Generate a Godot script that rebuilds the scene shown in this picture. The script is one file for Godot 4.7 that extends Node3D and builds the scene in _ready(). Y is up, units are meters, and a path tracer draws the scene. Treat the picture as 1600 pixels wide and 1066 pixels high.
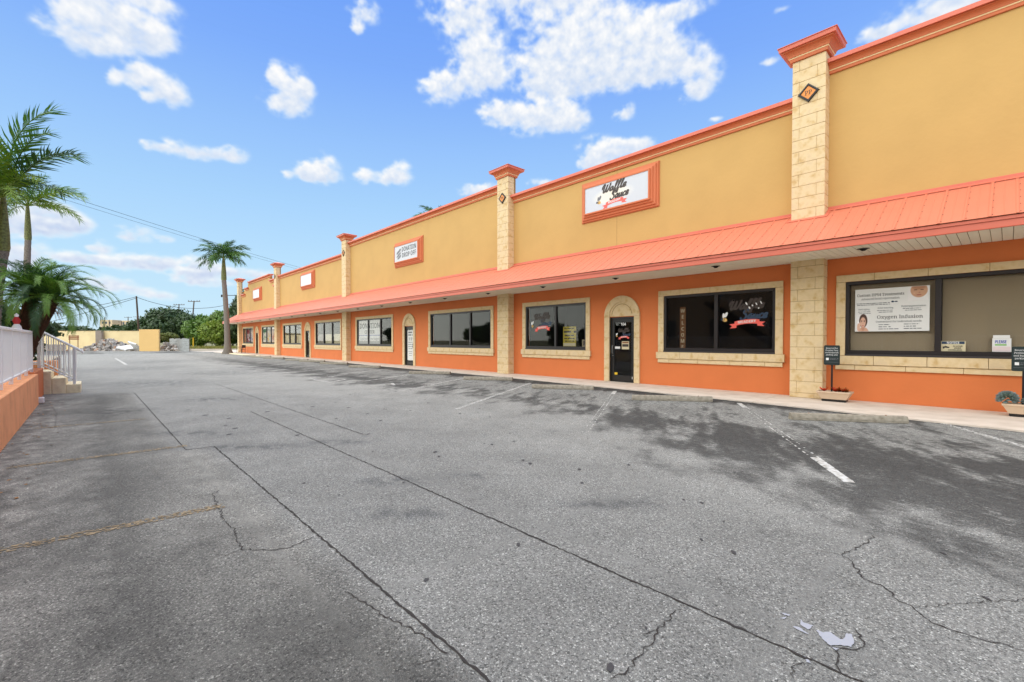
extends Node3D
# A single-storey shopping plaza beside a worn car park. +y up, metres; the shop fronts stand along x = 13.5 and run towards -z.

const FX := 13.5        # face of the shop walls
const PX := 13.16       # face of the stone pilasters
const SW := 0.03        # top of the sidewalk
const PIL := [14.2, -3.42, -14.86, -31.7, -47.9, -63.0]
var M := {}
var names := {}
var rng := RandomNumberGenerator.new()
var bld: Node3D
var font_sans := SystemFont.new()
var font_serif := SystemFont.new()

# ------------------------------------------------------------------ mesh building
class MB:
	var v := PackedVector3Array()
	var n := PackedVector3Array()
	var uv := PackedVector2Array()
	var uv2 := PackedVector2Array()
	var c := PackedColorArray()
	var tint := Color(1, 1, 1)

	func tri(a: Vector3, b: Vector3, d: Vector3, na: Vector3, nb: Vector3, nd: Vector3) -> void:
		v.append(a); v.append(d); v.append(b)
		n.append(na); n.append(nd); n.append(nb)
		c.append(tint); c.append(tint); c.append(tint)

	func poly(p: Array, out: Vector3) -> void:
		var nn: Vector3 = (p[1] - p[0]).cross(p[2] - p[0])
		if nn.length_squared() < 1e-16 and p.size() > 3:
			nn = (p[2] - p[0]).cross(p[3] - p[0])
		nn = nn.normalized()
		var flip := nn.dot(out) < 0.0
		if flip:
			nn = -nn
		for i in range(1, p.size() - 1):
			if flip:
				tri(p[0], p[i + 1], p[i], nn, nn, nn)
			else:
				tri(p[0], p[i], p[i + 1], nn, nn, nn)

	func quad_uv(a: Vector3, b: Vector3, cc: Vector3, d: Vector3) -> void:   # a lower left, b lower right, cc upper right, d upper left
		poly([a, b, cc, d], (b - a).cross(d - a))
		for t in [Vector2(0, 1), Vector2(1, 0), Vector2(1, 1), Vector2(0, 1), Vector2(0, 0), Vector2(1, 0)]:
			uv.append(t)

	func box(ce: Vector3, s: Vector3, B := Basis()) -> void:
		var x := B.x * s.x * 0.5
		var y := B.y * s.y * 0.5
		var z := B.z * s.z * 0.5
		for k in [[x, y, z], [y, z, x], [z, x, y]]:
			for sg in [-1.0, 1.0]:
				var o: Vector3 = ce + k[0] * sg
				poly([o + k[1] + k[2], o - k[1] + k[2], o - k[1] - k[2], o + k[1] - k[2]], k[0] * sg)

	func b2(x0: float, x1: float, y0: float, y1: float, z0: float, z1: float) -> void:
		box(Vector3((x0 + x1) / 2, (y0 + y1) / 2, (z0 + z1) / 2), Vector3(absf(x1 - x0), absf(y1 - y0), absf(z1 - z0)))

	func cbox(ce: Vector3, s: Vector3, h: float, B := Basis()) -> void:   # a box with chamfered edges
		var e := s * 0.5
		var P := func(sg: Vector3, ax: int) -> Vector3:
			var q := Vector3(sg.x * (e.x - h), sg.y * (e.y - h), sg.z * (e.z - h))
			q[ax] = sg[ax] * e[ax]
			return ce + B * q
		for ax in 3:
			var u := (ax + 1) % 3
			var w := (ax + 2) % 3
			for sg in [-1.0, 1.0]:
				var pts := []
				for k in [[-1, -1], [1, -1], [1, 1], [-1, 1]]:
					var q := Vector3()
					q[ax] = sg; q[u] = k[0]; q[w] = k[1]
					pts.append(P.call(q, ax))
				var o := Vector3(); o[ax] = sg
				poly(pts, B * o)
			for su in [-1.0, 1.0]:
				for sw in [-1.0, 1.0]:
					var q0 := Vector3(); q0[u] = su; q0[w] = sw; q0[ax] = -1
					var q1 := q0; q1[ax] = 1
					var o := Vector3(); o[u] = su; o[w] = sw
					poly([P.call(q0, u), P.call(q1, u), P.call(q1, w), P.call(q0, w)], B * o)
		for sx in [-1.0, 1.0]:
			for sy in [-1.0, 1.0]:
				for sz in [-1.0, 1.0]:
					var q := Vector3(sx, sy, sz)
					poly([P.call(q, 0), P.call(q, 1), P.call(q, 2)], B * q)

	func cb(x0: float, x1: float, y0: float, y1: float, z0: float, z1: float, h := 0.006) -> void:
		cbox(Vector3((x0 + x1) / 2, (y0 + y1) / 2, (z0 + z1) / 2), Vector3(absf(x1 - x0), absf(y1 - y0), absf(z1 - z0)), h)

	func extrude(p: PackedVector2Array, o: Vector3, U: Vector3, V: Vector3, W: Vector3) -> void:
		var ccw := not Geometry2D.is_polygon_clockwise(p)
		for i in p.size():
			var a := p[i]
			var b := p[(i + 1) % p.size()]
			var t := b - a
			var nn := Vector2(t.y, -t.x) if ccw else Vector2(-t.y, t.x)
			var A := o + U * a.x + V * a.y
			var Bb := o + U * b.x + V * b.y
			poly([A, Bb, Bb + W, A + W], U * nn.x + V * nn.y)
		var ix := Geometry2D.triangulate_polygon(p)
		for k in range(0, ix.size(), 3):
			for sg in [0.0, 1.0]:
				var q := []
				for j in 3:
					q.append(o + U * p[ix[k + j]].x + V * p[ix[k + j]].y + W * sg)
				poly(q, W * (sg * 2.0 - 1.0))

	func tube(pts: Array, rad: Array, sides := 8, cap := true) -> void:
		var side := Vector3()
		var prev := []
		for i in pts.size():
			var t: Vector3 = (pts[mini(i + 1, pts.size() - 1)] - pts[maxi(i - 1, 0)]).normalized()
			if i == 0:
				side = t.cross(Vector3(0.31, 0.2, 0.93)).normalized()
			else:
				side = (side - t * side.dot(t)).normalized()
			var up := t.cross(side)
			var ring := []
			for k in sides:
				var a := TAU * k / sides
				var d := side * cos(a) + up * sin(a)
				ring.append([pts[i] + d * float(rad[i]), d])
			if i:
				for k in sides:
					var a0 = prev[k]; var a1 = prev[(k + 1) % sides]
					var b0 = ring[k]; var b1 = ring[(k + 1) % sides]
					tri(a0[0], a1[0], b1[0], a0[1], a1[1], b1[1])
					tri(a0[0], b1[0], b0[0], a0[1], b1[1], b0[1])
			if cap and (i == 0 or i == pts.size() - 1) and float(rad[i]) > 0.0:
				var q := []
				for k in sides:
					q.append(ring[k][0])
				poly(q, -t if i == 0 else t)
			prev = ring

	func rect_rings(r: Array, ce: Vector3, A: Vector3, Bv: Vector3, N: Vector3) -> void:   # r: [half a, half b, out] per ring
		for i in range(1, r.size()):
			var p := []
			for j in [i - 1, i]:
				var q := []
				for k in [[-1, -1], [1, -1], [1, 1], [-1, 1]]:
					q.append(ce + A * (k[0] * r[j][0]) + Bv * (k[1] * r[j][1]) + N * r[j][2])
				p.append(q)
			for k in 4:
				var k2 := (k + 1) % 4
				var lat: Vector3 = [-Bv, A, Bv, -A][k]
				var dr: float = (r[i][1] - r[i - 1][1]) if k % 2 == 0 else (r[i][0] - r[i - 1][0])
				var out: Vector3 = lat * float(r[i - 1][2] - r[i][2]) + N * dr
				poly([p[0][k], p[0][k2], p[1][k2], p[1][k]], out)

	func flat(p: PackedVector2Array, y: float) -> void:   # a sheet on the ground, (x, z) outline
		var ix := Geometry2D.triangulate_polygon(p)
		for k in range(0, ix.size(), 3):
			poly([Vector3(p[ix[k]].x, y, p[ix[k]].y), Vector3(p[ix[k + 1]].x, y, p[ix[k + 1]].y), Vector3(p[ix[k + 2]].x, y, p[ix[k + 2]].y)], Vector3.UP)

	func move(d: Vector3) -> void:
		for i in v.size():
			v[i] += d

	func base() -> Vector3:
		if v.is_empty():
			return Vector3()
		var lo := v[0]
		var hi := v[0]
		for p in v:
			lo = lo.min(p); hi = hi.max(p)
		return Vector3((lo.x + hi.x) / 2, lo.y, (lo.z + hi.z) / 2)

	func mesh(m: Material) -> ArrayMesh:
		if v.is_empty():
			print('EMPTY ', m.resource_name)
		var a := []
		a.resize(Mesh.ARRAY_MAX)
		a[Mesh.ARRAY_VERTEX] = v
		a[Mesh.ARRAY_NORMAL] = n
		if uv.size() == v.size():
			a[Mesh.ARRAY_TEX_UV] = uv
		if uv2.size() == v.size():
			a[Mesh.ARRAY_TEX_UV2] = uv2
		if m is StandardMaterial3D and m.vertex_color_use_as_albedo:
			a[Mesh.ARRAY_COLOR] = c
		var am := ArrayMesh.new()
		am.add_surface_from_arrays(Mesh.PRIMITIVE_TRIANGLES, a)
		am.surface_set_material(0, m)
		return am

# ------------------------------------------------------------------ scene helpers
func numbered(called: String) -> String:
	var k: int = names.get(called, 0)
	names[called] = k + 1
	return called if k == 0 else "%s_%03d" % [called, k]

func origin(o: Node) -> Vector3:
	var p := Vector3()
	while o != self and o is Node3D:
		p += o.position
		o = o.get_parent()
	return p

func inst(called: String, mesh: Mesh, parent: Node, xf: Transform3D) -> MeshInstance3D:   # xf in the parent's axes
	var o := MeshInstance3D.new()
	o.mesh = mesh
	o.name = numbered(called) if parent == self else called
	parent.add_child(o, true)
	o.transform = xf
	return o

func obj(called: String, mb: MB, m: Material, parent: Node = self) -> MeshInstance3D:   # mb in world coordinates
	var b := mb.base()
	mb.move(-b)
	return inst(called, mb.mesh(m), parent, Transform3D(Basis(), b - origin(parent)))

func group_at(called: String, at: Vector3, parent: Node = self) -> Node3D:
	var o := Node3D.new()
	o.name = numbered(called) if parent == self else called
	parent.add_child(o, true)
	o.position = at - origin(parent)
	return o

func tag(o: Node, label: String, category: String, grp := "") -> Node:
	o.set_meta("label", label)
	o.set_meta("category", category)
	if grp:
		o.set_meta("group", grp)
	return o

func structure(o: Node) -> Node:
	o.set_meta("kind", "structure")
	return o

func stuff(o: Node) -> Node:
	o.set_meta("kind", "stuff")
	return o

func fbm(sd: int, freq: float, oct := 4, type := FastNoiseLite.TYPE_SIMPLEX_SMOOTH) -> FastNoiseLite:
	var f := FastNoiseLite.new()
	f.seed = sd
	f.frequency = freq
	f.noise_type = type
	f.fractal_type = FastNoiseLite.FRACTAL_FBM if oct > 1 else FastNoiseLite.FRACTAL_NONE
	f.fractal_octaves = oct
	return f

func bytes(f: FastNoiseLite, w: int, h: int) -> PackedByteArray:
	var im := f.get_seamless_image(w, h)
	im.convert(Image.FORMAT_L8)
	return im.get_data()

func noise_image(f: FastNoiseLite, sz: int, stops: Array, cols: Array) -> ImageTexture:   # a noise mapped to colours
	var g := Gradient.new()
	g.offsets = PackedFloat32Array(stops)
	g.colors = PackedColorArray(cols)
	var lut := []
	for i in 256:
		lut.append(g.sample(i / 255.0))
	var d := bytes(f, sz, sz)
	var o := PackedByteArray()
	o.resize(sz * sz * 3)
	for i in d.size():
		var q: Color = lut[d[i]]
		o[i * 3] = q.r8; o[i * 3 + 1] = q.g8; o[i * 3 + 2] = q.b8
	return ImageTexture.create_from_image(Image.create_from_data(sz, sz, false, Image.FORMAT_RGB8, o))

func mat(called: String, col: Color, rough := 0.85, metal := 0.0) -> StandardMaterial3D:
	var m := StandardMaterial3D.new()
	m.resource_name = called
	m.albedo_color = col
	m.roughness = rough
	m.metallic = metal
	M[called] = m
	return m

func tri_map(m: StandardMaterial3D, sc: float, alb: Texture2D, height: Texture2D = null, depth := 0.2, sy := 0.0) -> void:
	m.uv1_triplanar = true
	m.uv1_world_triplanar = true
	m.uv1_scale = Vector3(sc, sy if sy > 0.0 else sc, sc)
	if alb:
		m.albedo_texture = alb
	if height:
		m.heightmap_enabled = true
		m.heightmap_texture = height
		m.heightmap_scale = depth

func g8(r: int, g: int, b: int) -> Color:
	return Color8(r, g, b)

# lettering: flat raised letters; at = centre, facing -x unless another basis is given
func words(called: String, s: String, at: Vector3, cap: float, wide: float, m: Material, parent: Node, f: Font = null, B := Basis(Vector3.UP, -PI / 2)) -> MeshInstance3D:
	var t := TextMesh.new()
	t.text = s
	t.font = f if f else font_sans
	t.font_size = 48
	t.pixel_size = cap / 34.5
	t.depth = 0.003
	t.curve_step = 2.0
	t.material = m
	var w := t.get_aabb().size.x
	var sx := wide / w if wide > 0.0 and w > 0.0 else 1.0
	return inst(called, t, parent, Transform3D(B * Basis.from_scale(Vector3(sx, 1, 1)), at - origin(parent)))

func bars(mb: MB, z0: float, z1: float, y: float, h: float, x: float, sd: int) -> void:   # a line of print too small to read
	var r := RandomNumberGenerator.new()
	r.seed = sd
	var z := z0
	while z < z1:
		var w := r.randf_range(0.6, 2.4) * h * 1.6
		mb.box(Vector3(x, y, minf(z + w / 2, z1)), Vector3(0.002, h * r.randf_range(0.55, 0.8), minf(w, z1 - z + 0.001)))
		z += w + h * 0.5

# ------------------------------------------------------------------ brush script
const GLYPH := {
	"W": "0,.40 .03,.78 .16,.98 .26,.86 .22,.42 .26,.06 .40,.06 .54,.5 .60,.92 .56,.42 .62,.06 .76,.08 .92,.5 .98,.95 .88,.84|1.02",
	"a": ".42,.42 .26,.5 .08,.32 .1,.06 .26,.06 .42,.42 .38,.12 .48,.04 .6,.14|.56",
	"f": ".0,.1 .18,.5 .32,.92 .22,1.02 .15,.7 .1,.0 .04,-.32 .16,-.34 .2,.02 .38,.14|.37",
	"l": "0,.12 .18,.5 .3,.95 .2,1.0 .14,.5 .16,.06 .28,.06 .38,.18|.36",
	"e": "0,.14 .24,.22 .34,.42 .2,.52 .06,.3 .12,.04 .28,.04 .44,.18|.43",
	"S": ".68,.8 .52,1.0 .28,.92 .24,.66 .5,.46 .56,.2 .36,-.02 .1,.02 .02,.22|.74",
	"u": "0,.3 .06,.48 .05,.12 .18,.02 .3,.2 .38,.48 .36,.12 .46,.03 .56,.16|.55",
	"c": ".38,.4 .24,.5 .06,.3 .1,.05 .26,.04 .42,.18|.41"}

func script_word(mb: MB, s: String, at: Vector3, h: float, thick: float, rise := 0.0, wide := 0.86) -> void:   # +z reads rightwards, the face looks to -x
	var cx := 0.0
	for ch in s:
		var g: PackedStringArray = GLYPH[ch].split("|")
		var q: Array[Vector2] = []
		for p in g[0].split(" "):
			var xy := p.split(",")
			q.append(Vector2(float(xy[0]), float(xy[1])))
		var pts: Array[Vector2] = []
		for i in q.size() - 1:
			for k in 5:
				pts.append(q[i].cubic_interpolate(q[i + 1], q[maxi(i - 1, 0)], q[mini(i + 2, q.size() - 1)], k / 5.0))
		pts.append(q[-1])
		var last := []
		for i in pts.size():
			var t := (pts[mini(i + 1, pts.size() - 1)] - pts[maxi(i - 1, 0)]).normalized()
			var w := thick * (0.7 + 0.5 * absf(t.y)) * clampf(minf(i + 1.5, pts.size() - i + 0.5) / 4.0, 0.45, 1.0)
			var nn := Vector2(-t.y, t.x) * w * 0.5
			var e := []
			for sg in [1.0, -1.0]:
				var pp: Vector2 = pts[i] + nn * sg
				var lx := (cx + pp.x + pp.y * 0.28) * wide
				e.append(at + Vector3(-0.0004 * (i % 7), pp.y * h + lx * h * rise, lx * h))
			if i:
				mb.poly([last[0], last[1], e[1], e[0]], Vector3(-1, 0, 0))
			last = e
		cx += float(g[1])

func ribbon_banner(z0: float, z1: float, y: float, h: float, x: float) -> MB:   # a curled ribbon with notched tails
	var mb := MB.new()
	var L := z1 - z0
	for i in 12:
		var q := []
		for k in [[0, 0], [1, 0], [1, 1], [0, 1]]:
			var t: float = (i + k[0]) / 12.0
			q.append(Vector3(x, y + sin(t * PI) * h * 0.28 + t * h * 0.35 + k[1] * h, z0 + L * (0.14 + 0.72 * t)))
		mb.poly(q, Vector3(-1, 0, 0))
	for s in [0, 1]:
		var zz: float = z0 + L * (0.2 if s == 0 else 0.8)
		var d := -1.0 if s == 0 else 1.0
		var y0: float = y - h * 0.45 + s * h * 0.4
		mb.extrude(PackedVector2Array([Vector2(zz, y0), Vector2(zz + d * L * 0.2, y0 - h * 0.12), Vector2(zz + d * L * 0.13, y0 + h * 0.38), Vector2(zz + d * L * 0.22, y0 + h * 0.86), Vector2(zz, y0 + h)]), Vector3(x + 0.001, 0, 0), Vector3(0, 0, 1), Vector3.UP, Vector3(0.0015, 0, 0))
	return mb

func ellipse(cz: float, cy: float, a: float, b: float, rot := 0.0, k := 14) -> PackedVector2Array:
	var p := PackedVector2Array()
	for i in k:
		var q := Vector2(a * cos(TAU * i / k), b * sin(TAU * i / k)).rotated(rot)
		p.append(q + Vector2(cz, cy))
	return p

func plate(mb: MB, p: PackedVector2Array, x: float, th := 0.002) -> void:   # (z, y) outline facing -x
	mb.extrude(p, Vector3(x, 0, 0), Vector3(0, 0, 1), Vector3.UP, Vector3(th, 0, 0))

# ------------------------------------------------------------------ sky
const CLOUDS := [
	"0.3,28.1,2.7,1.3 3.0,28.1,3.4,1.8 4.7,27.5,1.9,1.1 -0.5,26.1,2.2,1.4 1.8,25.7,1.8,0.7 5.2,30.0,1.9,0.6",
	"3.7,24.4,1.3,0.9 5.1,23.8,1.9,1.1 6.5,23.2,1.3,0.9 2.0,23.4,0.6,0.6 4.3,22.4,0.7,0.4",
	"15.4,27.2,0.9,0.9 17.1,26.4,2.1,1.6 16.8,24.6,2.1,0.9 18.6,26.4,0.9,0.9",
	"25.2,34.1,1.6,0.9 24.3,32.7,0.7,0.5",
	"36.4,35.1,4.1,1.3 38.0,32.8,3.2,1.8 39.5,30.8,2.7,1.7 34.0,28.2,2.3,1.3 37.6,29.3,4.0,1.3 51.0,33.9,6.8,2.6 52.9,31.1,7.1,2.5 47.5,30.2,4.7,2.0 58.9,32.1,3.9,2.1 61.8,29.8,3.5,1.7 65.3,28.1,1.9,1.6 64.3,26.5,1.5,0.7 56.7,29.3,5.1,1.3 48.2,28.1,3.5,1.1 62.8,33.9,3.1,0.7 43,38,6,2.5 52,39,7,3",
	"41.5,26.5,2.4,1.1 45.1,25.7,4.7,1.4 48.2,26.2,3.1,1.4 50.6,25.2,1.7,0.9",
	"53.3,22.1,2.3,1.3 56.4,22.0,2.7,0.9 57.5,22.4,2.2,0.6 52.6,20.8,1.5,0.7",
	"56.3,25.4,1.2,0.5 56.9,26.1,0.7,0.5",
	"4.8,18.4,0.8,0.4 6.6,18.6,1.3,0.7 8.6,18.6,1.2,0.6 10.4,18.8,1.2,0.5 11.8,19.1,1.1,0.7",
	"18.7,18.5,1.3,0.8 20.6,19.2,1.5,1.2 20.1,18.2,2.1,0.7 16.6,17.9,0.6,0.4",
	"27.8,18.8,1.5,0.7 29.0,19.5,1.5,1.1 25.0,18.8,1.3,0.7",
	"37.9,18.0,1.6,0.6 39.9,18.2,1.4,0.6",
	"-3.2,10.8,2.0,1.3 -2.0,10.5,1.7,1.2 -0.5,10.5,1.0,0.7 -4.3,9.8,1.5,0.9",
	"3.4,10.2,1.4,0.7 5.7,10.0,0.7,0.3", "0.9,8.4,0.9,0.7",
	"-0.8,7.5,2.2,0.5 0.5,7.3,1.8,0.4 3.7,7.4,2.5,0.7 5.2,7.8,2.1,0.6",
	"8.4,7.7,1.7,0.9 7.8,6.7,1.6,0.6 10.0,7.2,1.7,0.6 13.5,7.2,2.5,0.5 8.9,6.0,2.3,0.4",
	"1.2,5.5,1.8,0.5 2.8,4.9,1.9,0.4 5.4,4.4,1.3,0.4", "80.7,27.7,1.3,0.6 82.1,27.5,1.0,0.4",
	"84.6,28.0,2.9,1.2 87.6,27.3,2.3,0.9", "72.0,27.8,0.7,0.3 72.8,31.7,0.8,0.2",
	"46.3,18.9,1.4,0.4 66.6,23.7,0.7,0.2", "-4.0,7.5,1.5,1.1 -4.7,6.6,1.1,1.1", "78,12,4,0.8 84,11,3,0.6", "66,9,5,0.7 72,8,3,0.6", "30,10,4,0.5", "40,7,5,0.5",
	"8,55,9,4 16,58,7,3", "60,60,12,4 72,57,9,3", "85,48,5,3 90,46,4,2"]

func make_sky() -> ImageTexture:
	var W := 4096
	var H := 2048
	var im := Image.create(W, H, false, Image.FORMAT_RGB8)
	var g := Gradient.new()
	g.offsets = PackedFloat32Array([0.0, 0.03, 0.09, 0.17, 0.25, 0.33, 0.4, 0.55, 1.0])
	g.colors = PackedColorArray([g8(214, 238, 251), g8(205, 236, 253), g8(190, 228, 254), g8(170, 213, 254), g8(150, 195, 253), g8(128, 175, 252), g8(116, 165, 250), g8(98, 149, 245), g8(84, 136, 238)])
	for y in H:
		var el := 90.0 - (y + 0.5) * 180.0 / H
		im.fill_rect(Rect2i(0, y, W, 1), g.sample(clampf(el / 90.0, 0.0, 1.0)) if el > 0.0 else g8(190, 190, 188))
	var f := fbm(5, 0.42, 5)
	var f2 := fbm(9, 1.3, 4)
	for line in CLOUDS:
		var pf := []
		var lo := Vector2(999, 999)
		var hi := Vector2(-999, -999)
		for p in line.split(" "):
			var q := Array(p.split(",")).map(func(t): return float(t))
			pf.append(q)
			lo = lo.min(Vector2(q[0] - q[2] * 1.75, q[1] - q[3] * 1.8))
			hi = hi.max(Vector2(q[0] + q[2] * 1.75, q[1] + q[3] * 1.8))
		var low: bool = lo.y < 11.0
		for y in range(int((0.5 - hi.y / 180.0) * H), int((0.5 - lo.y / 180.0) * H) + 1):
			var el := 90.0 - (y + 0.5) * 180.0 / H
			for x in range(int((lo.x / 360.0 + 0.5) * W), int((hi.x / 360.0 + 0.5) * W) + 1):
				var az := (x + 0.5) * 360.0 / W - 180.0
				var nz := f.get_noise_2d(az * 1.0, el * (2.2 if low else 1.5))
				var base := 0.0
				var wy := 0.0
				for q in pf:
					var dx: float = (az - q[0] + nz * 0.5) / (q[2] * 1.7)
					var dy: float = (el - q[1]) / (q[3] * 1.8)
					var b := 1.0 - dx * dx - dy * dy
					if b > 0.0:
						b *= b
						base += b
						wy += b * dy
				if base <= 0.0:
					continue
				wy /= base
				base = minf(base, 1.25)
				var d := base + (nz * 0.72 + f2.get_noise_2d(az * 0.6, el * 0.8) * 0.24) * minf(1.0, base * 2.6)
				var a := smoothstep(0.02, 1.25, d) * (0.86 if low else 1.0)
				if a <= 0.0:
					continue
				var sh := clampf(0.5 - wy * 0.75 - nz * 0.6 + f2.get_noise_2d(az, el) * 0.25, 0.0, 1.0) * smoothstep(0.3, 1.3, d)
				var cc := Color(1, 1, 1).lerp(g8(196, 207, 236) if low else g8(206, 221, 244), sh)
				im.set_pixel(x, y, im.get_pixel(x, y).lerp(cc, a))
	# the same kind of sky goes on all the way round
	var x0 := int((-13.0 / 360.0 + 0.5) * W)
	var part := Rect2i(x0, 0, int(112.0 / 360.0 * W), H / 2)
	var piece := im.get_region(part)
	for turn in [-120.0, -235.0]:
		var xx := x0 + int(turn / 360.0 * W)
		if xx < 0:
			xx += W
		im.blit_rect(piece, Rect2i(0, 0, mini(part.size.x, W - xx), part.size.y), Vector2i(xx, 0))
		if xx + part.size.x > W:
			im.blit_rect(piece, Rect2i(W - xx, 0, part.size.x - (W - xx), part.size.y), Vector2i(0, 0))
	var out := Image.create(W, H, false, Image.FORMAT_RGB8)   # the picture's middle lies towards +z
	out.blit_rect(im, Rect2i(0, 0, W / 2, H), Vector2i(W / 2, 0))
	out.blit_rect(im, Rect2i(W / 2, 0, W / 2, H), Vector2i(0, 0))
	return ImageTexture.create_from_image(out)

# ------------------------------------------------------------------ materials
func stall(x: float, z: float) -> float:   # whole numbers fall on the painted lines of the angled bays
	return (z + 0.72 - (11.0 - x) * 0.585) / 3.44

func make_ground_map() -> ImageTexture:   # stains, worn and sealed areas of the asphalt, 16 m by 68 m
	var W := 1024
	var H := 2048
	var n1 := bytes(fbm(21, 0.012, 5), 512, 512)
	var n2 := bytes(fbm(22, 0.035, 4), 512, 512)
	var n3 := bytes(fbm(23, 0.09, 3), 512, 512)
	var o := PackedByteArray()
	o.resize(W * H * 3)
	var spots := [[2.3, -4.35, 0.42, 0.16], [1.9, -3.5, 0.5, 0.14], [3.05, -3.9, 0.28, 0.1], [1.55, -7.1, 0.9, 0.2], [2.6, -6.6, 0.6, 0.16], [1.1, -8.8, 0.8, 0.22], [3.4, -2.4, 0.5, 0.12], [0.3, -12.6, 0.9, 0.7], [2.3, -13.5, 0.9, 0.5], [1.6, -20.0, 2.0, 1.2], [4.5, -24.0, 2.0, 1.5], [2.0, -31.0, 2.0, 3.0], [7.0, -27.0, 2.5, 2.5], [4.0, -40.0, 3.0, 3.5]]
	var i := 0
	for py in H:
		var z := -66.0 + (py + 0.5) * 68.0 / H
		var near := []
		for s in spots:
			if absf(z - s[1]) < 3.0 * maxf(s[2], s[3]):
				near.append(s)
		for px in W:
			var x := -2.0 + (px + 0.5) * 16.0 / W
			var a := n1[((py * 2) & 511) * 512 + (px & 511)] / 255.0 - 0.5
			var b := n2[((py * 3 + 77) & 511) * 512 + ((px * 2) & 511)] / 255.0 - 0.5
			# streaks that follow the bays
			var su := int((x * 0.86 - z * 0.5) * 26.0)
			var sv := int((z * 0.86 + x * 0.5) * 90.0)
			var st := n2[(sv & 511) * 512 + (su & 511)] / 255.0 - 0.5
			var sp := n3[((py * 3) & 511) * 512 + ((px * 2) & 511)] / 255.0 - 0.5
			var sp2 := n3[((py * 9 + 31) & 511) * 512 + ((px * 5) & 511)] / 255.0 - 0.5
			var v := 0.88 + a * 0.12 + b * 0.07 + clampf((-9.0 - z) * 0.012, 0.0, 0.09)
			var warm := 0.0
			# older, darker lane on the left
			var seam := 1.25 if z > -7.45 else 0.92
			var wl := clampf((seam - x + b * 0.1) * 5.0, 0.0, 1.0) * clampf((z + 17.5) * 0.6, 0.0, 1.0)
			if wl > 0.0:
				var t := clampf((x - 0.55) * 2.4, 0.0, 1.0) * clampf((-2.2 - z) * 0.7, 0.0, 1.0)
				var vl := 0.735 + t * 0.13 + a * 0.26 + b * 0.14 - 0.10 * smoothstep(-3.2, -1.6, z)
				if x < -0.15:
					vl += clampf((-0.15 - x) * 0.35, 0.0, 0.16) * (0.6 + b * 2.4)
				vl -= 0.10 * exp(-pow((x - 0.18 - b * 0.3) / 0.15, 2.0)) * (1.1 + a)
				v = lerpf(v, vl, wl)
				warm = wl * 0.5
			# sealed, stained bays on the right
			var edge := 7.5 - 3.3 * smoothstep(-7.5, 1.2, z) - 0.9 * smoothstep(-11.0, -16.0, z) + a * 2.2 + st * 1.6 + sp * 0.7
			var wr := smoothstep(edge - 0.5, edge + 1.3, x) * clampf(1.0 - (-34.0 - z) * 0.05, 0.25, 1.0)
			if wr > 0.0:
				var fr := stall(x, z)
				fr -= floorf(fr)
				var near_stop := smoothstep(7.4, 9.2, x) * (1.0 - smoothstep(10.7, 11.2, x))
				var worn := smoothstep(-0.16, 0.44, st * 0.9 + a * 0.35 + sp * 0.35 + 0.56 * near_stop - 0.12 + 0.10 * cos(fr * TAU * 2.0))
				var vr := 0.45 + 0.12 * (1.0 - smoothstep(5.2, 7.2, x)) + b * 0.07 + sp * 0.05 + worn * (0.46 + sp * 0.3 + sp2 * 0.35) + sp2 * 0.10
				if sp2 > 0.15 and st > -0.12:
					vr += (sp2 - 0.15) * 1.5
				vr -= 0.14 * exp(-pow((fr - 0.5) * 5.0, 2.0) - pow((x - 9.0) / 0.5, 2.0))
				vr -= 0.10 * smoothstep(10.9, 11.3, x)
				v = lerpf(v, vr, wr)
			v += 0.05 * smoothstep(3.4, 5.4, x) * (1.0 - wr)
			for s in near:
				var du: float = (x - s[0]) * 0.735 - (z - s[1]) * 0.678
				var dv: float = (x - s[0]) * 0.678 + (z - s[1]) * 0.735
				du = (x - s[0]) * 0.74 + (z - s[1]) * 0.67
				dv = (x - s[0]) * 0.67 - (z - s[1]) * 0.74
				var e := exp(-pow(du / s[2], 2.0) - pow(dv / s[3], 2.0)) * clampf(0.55 + b * 2.5, 0.0, 1.0)
				v -= e * 0.26
				warm -= e * 0.7
			v += sp * 0.05
			v = clampf(v, 0.12, 1.0)
			o[i] = int(clampf(v * (1.0 + 0.012 * warm), 0.0, 1.0) * 255.0)
			o[i + 1] = int(clampf(v * (0.995 - 0.004 * warm), 0.0, 1.0) * 255.0)
			o[i + 2] = int(clampf(v * (0.968 - 0.03 * warm), 0.0, 1.0) * 255.0)
			i += 3
	return ImageTexture.create_from_image(Image.create_from_data(W, H, false, Image.FORMAT_RGB8, o))

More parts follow.
